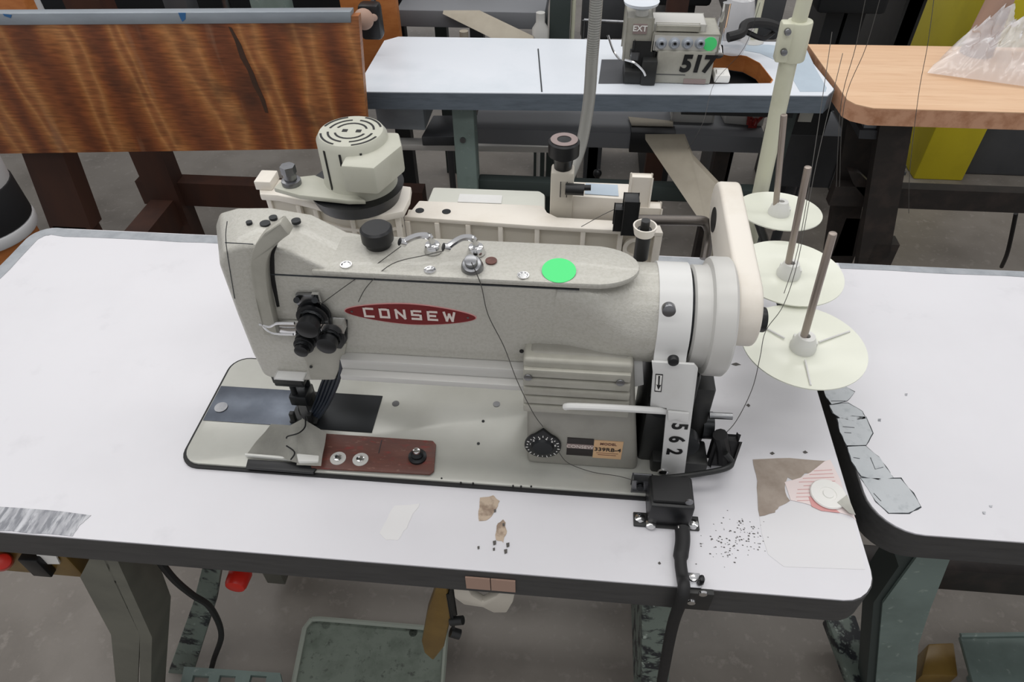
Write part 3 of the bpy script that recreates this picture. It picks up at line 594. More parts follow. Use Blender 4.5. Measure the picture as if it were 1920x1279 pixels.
# hand wheel
HC = Vector((0, .187, .950))
b = MB(); b.lathe([(0, 0), (.048, 0), (.0505, .002), (.0505, .013), (.0520, .016), (.058, .0175), (.0595, .020), (.0595, .036), (.057, .0385), (.045, .0385), (0, .0385)], (1.0135, HC.y, HC.z), XA, 56); b.build('handwheel', 'bright_grey', sm)
b = MB(); b.cyl((.98, HC.y, HC.z), (1.014, HC.y, HC.z), .046, seg=40); b.build('wheel_gap', 'dark_steel', sm)
# slab shaped cream belt cover
A_, Ra, B__, Rb = (.185, .963), .036, (.335, .981), .029
th_ = math.atan2(B__[1]-A_[1], B__[0]-A_[0]); ln = math.hypot(B__[0]-A_[0], B__[1]-A_[1]); al = math.acos((Ra-Rb)/ln)
pts = [(A_[0]+Ra*math.cos(a), A_[1]+Ra*math.sin(a)) for a in [th_+al+(2*math.pi-2*al)*k/24 for k in range(25)]]+[(B__[0]+Rb*math.cos(a), B__[1]+Rb*math.sin(a)) for a in [th_-al+2*al*k/16 for k in range(17)]]
b = MB(); b.prism([(1.0525, y, z) for y, z in pts], (.0245, 0, 0), bev=.004, seg=3); b.build('belt_cover', 'cream', sm)
b = MB(); b.cyl((1.076, .178, .957), (1.088, .178, .957), .0125, bev=.002); b.build('cover_knob', 'black_plastic', sm)
b = MB(); b.cyl((1.0518, .325, .972), (1.0526, .325, .972), .014); b.build('cover_hole', 'ink', sm)
# dark machinery beneath the wheel
b = MB(); b.box((.985, .150, T+.002), (1.035, .235, .90), .006); b.box((1.035, .17, T+.002), (1.060, .25, .86), .006); b.box((1.0, .135, T+.002), (1.062, .17, .775), .003); b.build('gear_housing', 'black_paint', sm)
b = MB(); b.prism([(1.018, y, z) for y, z in [(.145, T+.003), (.25, T+.003), (.25, .93), (.20, .93), (.17, .86)]], (.006, 0, 0)); b.build('rear_bracket', 'teal_dark', sm)
b = MB(); b.cyl(Yp(1330, 779, .17), Yp(1373, 781, .17), .0038); b.build('shaft_pin', 'steel', sm)
b = MB(); b.cyl((1.0, .152, .86), (1.0, .139, .86), .014); b.build('gear_disc', 'dark_steel', sm); b = MB(); b.cyl((1.03, .152, .80), (1.03, .139, .80), .018); b.build('gear_disc', 'dark_steel', sm); b = MB(); b.cyl((1.056, .18, .79), (1.068, .18, .79), .016); b.build('gear_disc', 'dark_steel', sm)
b = MB(); b.box(Yp(1345, 830, .15), Yp(1368, 858, .16), .004); b.tube([Yp(1350, 815, .15), Yp(1356, 840, .15), Yp(1358, 870, .14)], .008, 10); b.build('solenoid', 'black_rubber', sm)
b = MB(); b.tube([Yp(1360, 850, .14), Yp(1372, 868, .135), Yp(1355, 880, .125), Yp(1300, 890, .12), Yp(1240, 897, .115), Yp(1200, 900, .115)], .0034, 10); b.build('linkage_rod', 'black_paint', sm)
b = MB(); b.box(Yp(1188, 902, .105), Yp(1215, 925, .115), .001); b.build('linkage_plate', 'steel', sm)
q = Yp(1200, 912, .104); b = MB(); b.cyl(q, q+Vector((0, -.003, 0)), .004); b.build('linkage_screw', 'dark_steel', sm)
# small tension post rear right of the arm
q = Zp(1203, 495, 1.0); q = Vector((.968, .245, .975)); b = MB(); b.cyl(q, q+Vector((0, 0, .035)), .0075); b.build('guide_post', 'black_plastic', sm)
b = MB(); b.lathe([(.007, .028), (.010, .030), (.012, .040), (.0105, .040), (.009, .033), (0, .033)], q, seg=24); b.build('guide_cup', 'cream', sm); b = MB(); b.cyl(q+Vector((0, 0, .03)), q+Vector((0, 0, .046)), .0045); b.build('guide_screw', 'black_plastic', sm)
# ------------------------------------------------------------------ rear puller drive with motor
pd = thing('puller_drive', 'cream ribbed puller drive with round vented motor standing behind the sewing machine', 'machine', (.84, .39, T))
ZB = .93
bt = [(757, 406), (768, 398), (786, 376), (1018, 385), (1026, 398), (1045, 407), (1236, 418), (1244, 437)]
front = [Zp(757, 409, ZB), Zp(1243, 437, ZB)]
b = MB(); b.prism([Zp(x, y, ZB) for x, y in bt]+[Zp(1000, 423, ZB)], (0, 0, -.006), bev=.0012)
fa, fb_ = front; dv = (fb_-fa)
b.build('beam', 'cream', pd)
b = MB()
q0, q1 = fa+Vector((0, .004, -.006)), fb_+Vector((-.004, .004, -.006))
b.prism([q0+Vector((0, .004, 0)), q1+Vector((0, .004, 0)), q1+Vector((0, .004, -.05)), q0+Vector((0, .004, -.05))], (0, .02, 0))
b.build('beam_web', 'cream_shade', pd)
b = MB()
for u in (0, .12, .245, .375, .52, .70, .845, .985):
    p = q0.lerp(q1, u); b.box(p+Vector((0, -.003, -.05)), p+Vector((.006 if u < .98 else .009, .006, 0)), .0008)
b.prism([q0+Vector((0, -.003, -.044)), q1+Vector((0, -.003, -.044)), q1+Vector((0, -.003, -.05)), q0+Vector((0, -.003, -.05))], (0, .01, 0)); b.build('beam_rib', 'cream', pd)
p = q0.lerp(q1, .92)+Vector((0, -.0, -.022)); b = MB(); b.lathe([(.011, .0), (.016, 0), (.016, .005), (.011, .005), (.011, 0)], p+Vector((0, .004, 0)), YM, 28); b.build('beam_boss', 'cream', pd)
for (x, y) in [(787, 395), (837, 397)]:
    q = Zp(x, y, ZB); disc_on('bolt_hole', 'dark_steel', q, .0055, pd, (0, 0, 1))
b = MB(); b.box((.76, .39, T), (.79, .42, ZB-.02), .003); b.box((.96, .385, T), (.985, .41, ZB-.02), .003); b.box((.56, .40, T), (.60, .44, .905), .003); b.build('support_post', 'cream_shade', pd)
# motor base
ZM = .955
mb = [(484, 334), (560, 338), (600, 345), (740, 346), (771, 350), (768, 372), (756, 396), (715, 404), (640, 398), (575, 378), (520, 366), (487, 364)]
b = MB(); b.prism([Zp(x, y, ZM) for x, y in mb], (0, 0, -.009), bev=.0015); b.build('motor_base', 'cream', pd)
b = MB(); ws = [(505, 372), (575, 382), (640, 401), (700, 407), (750, 399)]
P = [Zp(x, y, ZM-.009) for x, y in ws]
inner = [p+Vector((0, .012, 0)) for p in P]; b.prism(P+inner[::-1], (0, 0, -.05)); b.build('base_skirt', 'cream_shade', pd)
b = MB()
for u in (505, 560, 592, 660, 690, 745):
    yy = 372+(u-505)*.21 if u < 640 else 402; p = Zp(u, min(yy, 405), ZM-.009); b.box(p+Vector((-.003, -.004, -.05)), p+Vector((.003, .003, 0)), .0008)
for dz in (.018, .046):
    b.prism([p+Vector((0, -.003, -dz)) for p in P]+[p+Vector((0, .003, -dz)) for p in P[::-1]], (0, 0, -.004))
b.build('base_rib', 'cream', pd)
b = MB(); b.box(Zp(484, 350, ZM)+Vector((0, -.008, 0)), Zp(525, 335, ZM)+Vector((0, 0, .012)), .0015); b.build('base_lug', 'cream', pd)
for (x, y) in [(743, 350), (738, 364)]: disc_on('bolt_hole', 'dark_steel', Zp(x, y, ZM), .0055, pd, (0, 0, 1))
MC = Yp(658, 246, .372); MC.z = 1.040; MR = .0405; cx_, cy_ = MC.x, MC.y
b = MB(); b.cyl((cx_-.004, cy_-.004, ZM), (cx_-.004, cy_-.004, ZM+.018), .050, .057, seg=40); b.build('motor_skirt', 'black_plastic', pd)
b = MB(); b.lathe([(0, ZM+.012), (MR+.006, ZM+.012), (MR+.003, ZM+.022), (MR, ZM+.03), (MR, MC.z-.006), (MR-.004, MC.z), (0, MC.z)], (cx_, cy_, 0), (0, 0, 1), 48); b.build('motor_body', 'motor_paint', pd)
sl = MB()
for (r, a0, a1) in [(.034, 20, 75), (.034, 110, 165), (.034, 195, 250), (.034, 285, 340), (.026, 10, 80), (.026, 100, 170), (.026, 190, 260), (.026, 280, 350), (.018, 20, 160), (.018, 200, 340)]:
    L = [Vector((cx_+(r+.0012)*math.cos(math.radians(a0+(a1-a0)*k/10)), cy_+(r+.0012)*math.sin(math.radians(a0+(a1-a0)*k/10)), MC.z)) for k in range(11)]
    R = [Vector((cx_+(r-.0012)*math.cos(math.radians(a0+(a1-a0)*k/10)), cy_+(r-.0012)*math.sin(math.radians(a0+(a1-a0)*k/10)), MC.z)) for k in range(11)]
    sl.prism(L+R[::-1], (0, 0, .0004))
sl.box((cx_-.010, cy_-.003, MC.z), (cx_-.004, cy_+.003, MC.z+.0004)); sl.box((cx_+.006, cy_-.003, MC.z), (cx_+.012, cy_+.003, MC.z+.0004)); sl.build('vent_slot', 'ink', pd)
sv = MB()
for a, z0 in [(-125, ZM+.025), (-95, MC.z-.022), (-62, MC.z-.02)]:
    a = math.radians(a); c = Vector((cx_+MR*math.cos(a), cy_+MR*math.sin(a), 0)); R3 = Matrix.Rotation(a, 3, 'Z'); sv.box(c+Vector((-.001, -.0012, z0)), c+Vector((.001, .0012, MC.z-.008)), 0, M=R3)
sv.build('vent_slot', 'ink', pd)
b = MB(); zz = Yp(655, 285, cy_-.055).z
tp = [(cx_+.002, cy_-.060), (cx_+.040, cy_-.062), (cx_+.060, cy_-.010), (cx_+.050, cy_+.02), (cx_+.01, cy_+.02), (cx_+.002, cy_-.02)]
b.prism([(x, y, MC.z-.044) for x, y in tp], (0, 0, .034), bev=.003); b.build('terminal_box', 'motor_paint', pd)
b = MB(); b.prism([(cx_+x, cy_+y, ZM+.020) for x, y in [(-.095, -.032), (-.06, -.045), (0, -.052), (.02, -.05), (-.02, -.02), (-.055, 0), (-.09, -.01)]], (0, 0, .006), bev=.0012); b.build('motor_flange', 'motor_paint', pd)
b = MB(); q = Vector((cx_-.076, cy_-.022, ZM+.022)); b.cyl(q, q+Vector((0, 0, .010)), .0115, bev=.001); b.cyl(q+Vector((0, 0, .010)), q+Vector((0, 0, .018)), .0075); b.cyl(q+Vector((0, 0, .018)), q+Vector((0, 0, .028)), .009, seg=6); b.build('mounting_bolt', 'steel', pd)
# grey control cover behind the beam
b = MB(); b.prism([Zp(x, y, .905) for x, y in [(812, 350), (1012, 357), (1022, 364), (1022, 395), (795, 392)]], (0, 0, -.03), bev=.003); b.box((.78, .43, T), (.82, .46, .88)); b.build('rear_cover', 'grey_box', pd)
b = MB(); b.prism([Zp(x, y, .9055) for x, y in [(862, 364), (942, 367), (940, 382), (858, 379)]], (0, 0, .0005)); b.build('cover_label', 'white_paint', pd)
# column with knob
q = Yp(1052, 395, .40); b = MB(); b.box((q.x-.014, .392, ZB-.06), (q.x+.014, .415, Yp(1052, 318, .40).z), .003); b.build('knob_column', 'cream_shade', pd)
kz = Yp(1052, 318, .40).z; b = MB(); b.lathe([(0, -.006), (.010, -.006), (.012, .012), (.015, .016), (.0185, .018), (.0185, .034), (.0165, .036), (.008, .0365), (0, .034)], (q.x, .405, kz), seg=28); b.build('adjust_knob', 'black_plastic', pd)
b = MB(); b.lathe([(.0085, .0366), (.016, .0366), (.016, .0372), (.0085, .0372), (.0085, .0366)], (q.x, .405, kz), seg=28); b.build('knob_ring', 'label_strip', pd, 'pale pinkish ring on the knob top')
bx0, bx1 = Zp(1068, 372, .95), Zp(1198, 378, .95)
b = MB(); b.prism([Zp(x, y, .95) for x, y in [(1068, 367), (1072, 340), (1180, 344), (1188, 352), (1190, 374)]], (0, 0, -.045), bev=.002); b.build('gear_box', 'cream', pd)
b = MB(); b.prism([Zp(x, y, .9505) for x, y in [(1098, 344), (1158, 347), (1160, 368), (1096, 364)]], (0, 0, .0005)); b.build('instruction_label', 'laminate_blue', pd)
b = MB(); b.box(Yp(1185, 335, .40), Yp(1212, 395, .41), .002); b.box(Yp(1190, 392, .395), Yp(1235, 402, .41), .002); b.build('end_plate', 'cream', pd)
b = MB(); b.box(Yp(1052, 342, .392), Yp(1062, 362, .40), .001); b.cyl(Yp(1060, 354, .385), Yp(1095, 356, .385), .007); b.cyl(Yp(1095, 352, .385), Yp(1108, 352, .385), .0035); b.build('cable_plug', 'black_plastic', pd)
b = MB(); b.box(Yp(1172, 380, .335), Yp(1190, 423, .355), .001); b.box(Yp(1154, 395, .345), Yp(1175, 420, .36), .001); b.build('clamp_block', 'black_plastic', pd)
b = MB(); b.tube([Yp(1185, 412, .35), Yp(1250, 413, .35), Yp(1305, 414, .35), Yp(1322, 417, .35), Yp(1330, 432, .345), Yp(1327, 455, .34), Yp(1322, 486, .325)], .0062, 12, 5); b.build('bent_rod', 'rod_steel', pd)
# conduit hose
hp = [Yp(1060, 345, .46), Yp(1070, 325, .47), Yp(1090, 270, .49), Yp(1104, 190, .5), Yp(1110, 110, .5), Yp(1118, 0, .5), Yp(1122, -120, .5)]
b = MB(); P = cat([Vector(p) for p in hp], 24)
b.tube(P, .0066, 12, 1)
for i in range(0, len(P)-1, 1):
    t = (P[i+1]-P[i]).normalized(); b.cyl(P[i]-t*.0012, P[i]+t*.0012, .0076, seg=12)
single(b, 'conduit_hose', 'conduit', 'ribbed grey flexible conduit rising behind the cream drive', 'hose', hp[0])
# ------------------------------------------------------------------ lever box on the table front
bxm = thing('control_box', 'black control box bolted to the table in front of the numbered guard plate', 'box', Zp(1255, 985, T))
q0 = Zp(1212, 985, T); q1 = Zp(1300, 990, T)
b = MB(); b.box((q0.x, q0.y, T), (q1.x-.004, q0.y+.040, T+.038), .003); b.build('housing', 'black_plastic', bxm)
b = MB(); b.box((q0.x+.002, q0.y+.004, T+.038), (q1.x-.008, q0.y+.036, T+.043), .0015); b.build('lid', 'black_rubber', bxm)
b = MB(); b.box((q0.x-.014, q0.y-.003, T), (q1.x+.006, q0.y+.014, T+.003), .001); b.build('mounting_flange', 'black_paint', bxm)
for (x, y) in [(1200, 973), (1220, 984), (1299, 984)]:
    b = MB(); b.lathe([(0, 0), (.006, 0), (.0055, .0025), (.002, .004), (0, .0042)], Zp(x, y, T+.003), seg=18); b.build('bolt', 'chrome', bxm)
b = MB(); b.cyl(Yp(1292, 940, q0.y), Yp(1292, 940, q0.y)+Vector((0, -.002, 0)), .004); b.build('side_screw', 'steel', bxm)
cb = thing('cable', 'short black armoured cable running from the control box to the table edge', 'cable', Zp(1280, 990, T))
b = MB(); b.box(Zp(1268, 1002, T+.004), Zp(1290, 986, T+.016), .001); b.build('ferrule', 'bright_grey', cb)
b = MB(); cpts = [Zp(1279, 990, T+.010), Zp(1280, 1015, T+.009), Zp(1276, 1050, T+.008), Zp(1280, 1085, T+.007), Yp(1281, 1105, -.006)+Vector((0, 0, .004)), Yp(1278, 1125, -.012), Yp(1262, 1170, -.012), Yp(1248, 1240, -.01), Yp(1236, 1320, -.005), Yp(1228, 1450, 0)]
b.tube(cpts, lambda t: .0078 if t < .22 else .0062, 12); b.build('sheath', 'black_rubber', cb)
cl = thing('cable_clamp', 'small metal cable clamp screwed over the front edge of the main table', 'clamp', Zp(1300, 1090, T))
b = MB(); b.box(Zp(1290, 1104, T), Zp(1312, 1075, T+.003), .0005); b.build('plate', 'steel', cl)
b = MB(); b.box(Zp(1308, 1100, T), Zp(1322, 1076, T+.012), .003); b.build('block', 'black_plastic', cl)
b = MB(); b.box((Yp(1280, 1108, 0).x, -.006, T-.034), (Yp(1325, 1140, 0).x, 0, T+.001), .001); b.build('edge_plate', 'black_paint', cl)
for q, n_ in [(Zp(1299, 1084, T+.003), ZA), (Yp(1284, 1112, -.006), YM), (Yp(1318, 1112, -.006), YM), (Yp(1296, 1128, -.006), YM)]:
    b = MB(); b.lathe([(0, 0), (.0045, 0), (.004, .002), (0, .0025)], q, n_, 16); b.build('screw', 'chrome', cl)
# coin-like white knob on the worn corner
q = Zp(1552, 928, T+.0012); b = MB(); b.lathe([(0, 0), (.0185, 0), (.0195, .0015), (.0185, .003), (.009, .0025), (.0085, .0018), (.006, .0018), (.0055, .003), (0, .003)], q, seg=40)
single(b, 'plastic_disc', 'paper', 'flat round white plastic disc lying on the worn corner of the table', 'cap', q)
b = MB(); b.prism([Zp(x, y, T+.0042) for x, y in [(1570, 942), (1588, 928), (1604, 966), (1592, 962)]], (0, 0, .0006)); single(b, 'tape_scrap', 'fabric', 'small beige tape scrap holding the white cap at the table edge', 'tape', Zp(1588, 945, T+.0042))
# ------------------------------------------------------------------ thread stand
ts = thing('thread_stand', 'pale green thread stand with three white discs and steel pins beside the sewing machine', 'thread stand', (1.165, .545, T))
b = MB(); PB = Yp(1415, 440, .60); b.cyl((PB.x, .60, .66), Yp(1479, 110, .60), .0115, seg=24); b.cyl(Yp(1479, 110, .60), Yp(1541, -120, .60), .0095, seg=24); b.build('pole', 'pole_paint', ts)
b = MB(); b.box((PB.x-.02, .545, .68), (PB.x+.02, .60, T-.002), .002); b.box((PB.x-.02, .50, T), (PB.x+.02, .60, T+.004), .001); b.build('table_clamp', 'black_paint', ts)
pa, pb = Yp(1462, 135, .545), Yp(1496, 35, .545)
pa = Yp(1484, 112, .60); pb = Yp(1501, 38, .60)
b = MB(); b.cyl(pa, pb, .0160, seg=24, bev=.002)
d_ = (pb-pa).normalized(); L_ = (pb-pa).length
mM = Matrix((XA, d_.cross(XA), d_)).transposed(); cc2 = (pa+pb)/2+Vector((-.014, -.004, 0))
b.box(cc2-Vector((.010, .009, L_/2)), cc2+Vector((.010, .009, L_/2)), .003, M=mM); b.build('coupling', 'pole_paint', ts)
for (x, y) in [(1477, 60), (1470, 98)]:
    q = Yp(x, y, .584); b = MB(); b.cyl(q+Vector((0, .006, 0)), q+Vector((0, -.003, 0)), .0042, bev=.001); b.build('coupling_bolt', 'steel', ts)
b = MB(); b.tube([(PB.x, .60, .815), (1.168, .58, .826), (1.170, .50, .828), (1.170, .385, .826), (1.167, .25, .822)], .006, 10, 3); b.build('rack_bar', 'black_paint', ts)
for (cx2, cy2, cz2, r, pt, tilt_) in [(1505, 651, .843, .0695, (1562, 437), 0), (1478, 514, .848, .067, (1515, 313), 0), (1460, 399, .858, .0575, (1470, 215), .10)]:
    Yd = {1505: .255, 1478: .385, 1460: .515}[cx2]; c = Yp(cx2, cy2, Yd); ax = Vector((0, math.sin(tilt_), math.cos(tilt_)))
    b = MB(); b.lathe([(.008, -.006), (.014, -.004), (.045, -.0005), (r, .0025), (r, .0040), (.045, .0012), (.016, -.002), (.010, .000), (.008, .0)], c, ax, 56)
    dk = b.build('spool_disc', 'plastic_disc', ts)
    b = MB(); b.lathe([(.004, -.012), (.013, -.010), (.015, .002), (.0115, .012), (.0095, .018), (.004, .018), (.004, -.012)], c, ax, 24)
    for k in range(4):
        a = k*math.pi/2+.5; q = c+Vector((.016*math.cos(a), .016*math.sin(a), 0)); b.box(c+Vector((min(0, .018*math.cos(a)), min(0, .018*math.sin(a)), -.001)), c+Vector((max(.002, .018*math.cos(a)), max(.002, .018*math.sin(a)), .006)), .0005) if k < 2 else None
    b.build('disc_hub', 'plastic_hub', dk)
    p0 = c.copy(); p1 = Yp(pt[0], pt[1], Yd); b = MB(); b.cyl(p0-Vector((0, 0, .028)), p1, .0042, seg=16, bev=.001); b.build('spool_pin', 'pin_metal', ts)
    if cx2 == 1505:
        for a in (25, 145, 265):
            a = math.radians(a); d = Vector((math.cos(a), math.sin(a), 0)); b = MB(); b.tube([c+d*.022+Vector((0, 0, .0008)), c+d*.064+Vector((0, 0, .0042))], .0011, 6, 1); b.build('disc_rib', 'white_paint', dk)
# ------------------------------------------------------------------ threads
def thread(pts, label, r=.00045, m='thread_grey', group=None):
    b = MB(); b.tube(pts, r, 5, 6); single(b, 'thread', m, label, 'thread', pts[0], group)
thread([Yp(884, 492, .142), Yp(902, 535, .146), Yp(915, 590, .144), Yp(945, 650, .142), Yp(970, 715, .12), Yp(1000, 775, .118), Yp(1018, 800, .122)], 'dark thread falling from the arm top across the front to the stitch dial')
thread([Yp(1046, 845, .128), Yp(1065, 868, .127), Yp(1110, 885, .122), Yp(1160, 893, .115), Yp(1195, 903, .105)], 'thin thread curving along the pillar foot to the linkage')
thread([Yp(757, 458, .178), Yp(700, 500, .16), Yp(650, 535, .146), Yp(602, 570, .145)], 'thread from the left chrome guide down to the tension bracket')
thread([Yp(843, 468, .17), Yp(800, 478, .166), Yp(735, 495, .155), Yp(690, 535, .146), Yp(672, 566, .146)], 'thread from the right chrome guide down to the nameplate')
thread([Yp(1580, 100, .6), Yp(1532, 300, .45), Yp(1498, 480, .35), Yp(1470, 570, .3), Yp(1436, 620, .25), Yp(1425, 670, .22), Yp(1410, 730, .2), Yp(1380, 790, .18), Yp(1352, 820, .16)], 'long thread passing over the white discs to the solenoid behind the guard')
thread([Yp(1560, 60, .6), Yp(1520, 330, .42), Yp(1495, 470, .36), Yp(1470, 550, .30)], 'second thread running beside the middle steel pin')
thread([Yp(1190, 378, .38), Yp(1140, 398, .37), Yp(1090, 425, .34)], 'thin thread lying over the cream drive beam')
thread([Yp(1630, -40, .6), Yp(1605, 85, .6), Yp(1577, 195, .6), Yp(1568, 350, .6)], 'left of the two close threads hanging in front of the wooden table')
thread([Yp(1660, -40, .62), Yp(1625, 85, .62), Yp(1583, 195, .62), Yp(1574, 350, .62)], 'right of the two close threads hanging in front of the wooden table')
thread([Yp(1756, -40, .7), Yp(1740, 80, .7), Yp(1722, 180, .7), Yp(1706, 320, .7), Yp(1704, 400, .7)], 'single thread hanging in front of the wooden table beside the clear plastic')
thread([Yp(1425, 5, 1.0), Yp(1395, 90, 1.05), Yp(1340, 155, 1.1), Yp(1318, 230, 1.0), Yp(1290, 280, 1.0)], 'thread crossing the cutout of the far serger table')
# ------------------------------------------------------------------ plywood screen bench
PY = 1.0
pw = thing('plywood_bench', 'brown plywood bench with grey metal strip along its tall back panel', 'bench', (0, PY, 0))
a, c, d, e = Yp(-260, 50, PY), Yp(672, 30, PY), Yp(691, 278, PY), Yp(-260, 292, PY)
b = MB(); b.prism([a, c, d, e], (0, .018, 0)); b.build('back_panel', 'plywood', pw)
b = MB(); b.prism([Yp(-260, 27, PY-.003), Yp(657, 22, PY-.003), Yp(658, 43, PY-.003), Yp(-260, 49, PY-.003)], (0, .024, 0), bev=.001); stp = b.build('metal_strip', 'strip_metal', pw)
for pts in ([(5, 26), (22, 28), (20, 34), (8, 30)], [(334, 24), (348, 24), (348, 36), (342, 41), (338, 34)]):
    b = MB(); b.prism([Yp(x, y, PY-.0035) for x, y in pts], (0, .001, 0)); b.build('blue_tape', 'blue_tape', stp)
b = MB(); P = [Yp(x, y, PY-.0006) for x, y in [(428, 50), (434, 52), (452, 84), (462, 110), (476, 138), (484, 160), (497, 188), (503, 212), (497, 211), (487, 184), (474, 160), (464, 132), (450, 108), (440, 76)]]; b.prism(P, (0, .0005, 0)); b.build('dark_streak', 'knot', pw)
def post(pts, Y, name='leg', dy=.05):
    b = MB(); b.prism([Yp(x, y, Y) for x, y in pts], (0, dy, 0)); b.build(name, 'bench_wood', pw)
post([(40, 286), (116, 286), (172, 432), (95, 432)], PY+.02)
for px in (75,):
    q = Yp(px, 360, PY+.02); b = MB(); q1 = Yp(133, 432, PY+.02); b.box((q1.x-.045, PY+.02, 0), (q1.x+.045, PY+.07, q1.z+.01)); b.build('leg', 'bench_wood', pw)
q = Yp(275, 300, 1.35); b = MB(); b.box((q.x-.045, 1.35, 0), (q.x+.05, 1.41, .85)); b.build('leg', 'bench_wood', pw)
b = MB(); b.box((Yp(270, 350, 1.40).x, 1.37, Yp(400, 388, 1.37).z), (.46, 1.42, Yp(400, 346, 1.37).z)); b.build('stretcher', 'bench_wood', pw)
b = MB(); q0, q1 = Yp(290, 350, 1.36), Yp(200, 432, 1.05); b.box((q.x-.04, .95, q1.z*.5), (q.x+.03, 1.37, q1.z*.5+.09)); b.build('side_rail', 'bench_wood', pw)
b = MB(); b.box((.35, 1.02, 0), (.415, 1.08, .90)); b.build('leg', 'bench_wood', pw)
b = MB(); b.box((-1.1, PY+.02, .55), (.45, 1.40, .57)); b.build('seat_board', 'bench_wood', pw) if False else b.bm.free()
# stuff on / behind the strip: spools and dark machine
bx = [(-30, 45, 'orange_ply', 'brown board end'), ]
def cone(x, w_, h0, m, lab, Y=1.55):
    q = Yp(x, 30, Y); b = MB(); r = w_/1300*1.5/2
    b.lathe([(0, 0), (r*1.5, 0), (r*1.5, .008), (r*1.2, .012), (r*.9, .20), (0, .20)], (q.x, Y, .60), seg=24)
    single(b, 'thread_cone', m, lab, 'thread cone', (q.x, Y, .60), 'cones behind the plywood panel')
sh = MB(); sh.box((-1.6, 1.44, .57), (.52, 1.82, .599), .004); sh.box((-1.6, 1.78, .60), (.36, 1.82, 1.1), .004); sh.box((-1.5, 1.74, 0), (-1.45, 1.78, .58)); sh.box((.30, 1.74, 0), (.35, 1.78, .58))
single(sh, 'workbench', 'dark_machine', 'black workbench with upright back board behind the plywood panel', 'workbench', (-.4, 1.4, 0))
qx = [(78, 26, 'fleece_white', 'white cone standing behind the left part of the panel'), (210, 22, 'steel', 'shiny cone behind the panel left of centre'), (430, 22, 'steel', 'shiny cone behind the panel right of centre')]
for x, w_, m_, l_ in qx: cone(x, w_, 20, m_, l_)
for (x0_, x1_, m_, l_) in [(308, 352, 'grey_panel', 'mauve grey box peeking over the panel middle'), (470, 535, 'teal_paint', 'grey green box peeking over the right part of the panel'), (-20, 50, 'orange_ply', 'brown wooden board behind the far left end of the panel')]:
    q0, q1 = Yp(x0_, 14, 1.5), Yp(x1_, 14, 1.5); b = MB(); b.box((q0.x, 1.5, .60), (q1.x, 1.56, q0.z+.06), .004); single(b, 'storage_box' if 'box' in l_ else 'wooden_board', m_, l_, 'box' if 'box' in l_ else 'board', (q0.x, 1.5, .60))
# far wooden board right of the panel with knob
b = MB(); q0, q1 = Yp(672, 90, 1.50), Yp(752, 90, 1.50); b.box((q0.x-.03, 1.50, .60), (q1.x, 1.53, 1.25), .002); single(b, 'wooden_board', 'orange_ply', 'upright orange brown board just right of the plywood panel', 'board', (q1.x, 1.5, .60))
b = MB(); q = Yp(695, 30, 1.30); b.tube([q+Vector((-.01, .19, .25)), q+Vector((0, .15, .1)), q+Vector((0, 0, 0))], .006, 8); b.box(q-Vector((.025, .02, .05)), q+Vector((.025, .02, .03)), .01)
single(b, 'hanging_switch', 'black_plastic', 'black hand switch hanging beside the right end of the plywood panel', 'switch', q)
q = Yp(682, 36, 1.20); b = MB(); bmesh.ops.create_uvsphere(b.bm, u_segments=20, v_segments=14, radius=.022, matrix=Matrix.Translation(q)); b.cyl(q, q+Vector((0, .1, -.03)), .008)  # round wooden knob on a short stem
single(b, 'wooden_knob', 'cardboard', 'round pale wooden knob at the top right corner of the plywood panel', 'knob', q)
# draped roll at left
dr = thing('fabric_roll', 'black and white fabric roll standing at the far left edge behind the table', 'fabric roll', (-.33, .70, 0))
q = Vector((-.300, 0, 0))
def ringz(y): return Yp(20, y, .67).z
b = MB(); b.cyl((q.x, .74, ringz(392)), (q.x+.008, .74, .86), .085, .085, seg=36, bev=.004); b.build('upper_band', 'fleece_white', dr)
b = MB(); b.cyl((q.x, .74, ringz(458)), (q.x, .74, ringz(392)), .090, .088, seg=36, bev=.004); b.build('middle_band', 'fleece_black', dr)
b = MB(); b.cyl((q.x-.002, .74, ringz(478)), (q.x-.002, .74, ringz(458)), .092, .094, seg=36, bev=.006); b.build('lower_band', 'fleece_white', dr)
b = MB(); b.cyl((q.x, .74, 0), (q.x, .74, ringz(478)), .08, .08, seg=36); b.build('core', 'orange_ply', dr)
# ------------------------------------------------------------------ back table with serger
bt_ = thing('serger_table', 'white table with blue grey edge and oval cutout carrying the small serger', 'table', (.95, 1.25, 0))
cor = [Zp(683, 172, T), Zp(1556, 179, T), Zp(1556, 165, T), Zp(1512, 85, T), Zp(1478, 76, T), Zp(734, 67, T), Zp(720, 69, T), Zp(712, 75, T), Zp(683, 125, T), Zp(676, 160, T)]
cor = [Vector((.425, 1.105, T)), Vector((1.43, 1.152, T)), Vector((1.452, 1.185, T)), Vector((1.425, 1.43, T)), Vector((1.40, 1.452, T)), Vector((.43, 1.428, T)), Vector((.40, 1.40, T)), Vector((.40, 1.12, T))]
hole = [Zp(x, y, T) for x, y in [(1300, 158), (1300, 106), (1342, 100), (1368, 100), (1400, 105), (1425, 118), (1450, 150), (1446, 156)]]
table_top(bt_, cor, 'laminate_far', 'table_edge_blue', .04, [hole])
b = MB()
hc = sum(hole, Vector())/len(hole)
for i in range(1, len(hole)-1):
    p, q = hole[i], hole[i+1]; ip, iq = p.lerp(hc, .03), q.lerp(hc, .03); b.prism([ip, iq, p, q][:2]+[q, p], (0, 0, -.038))
b.build('cutout_edge', 'orange_ply', bt_, 'exposed orange wood around the cutout')
b = MB(); b.box((hc.x-.12, hc.y-.10, T-.075), (hc.x+.13, hc.y+.12, T-.055)); b.build('tray', 'dark_machine', bt_)
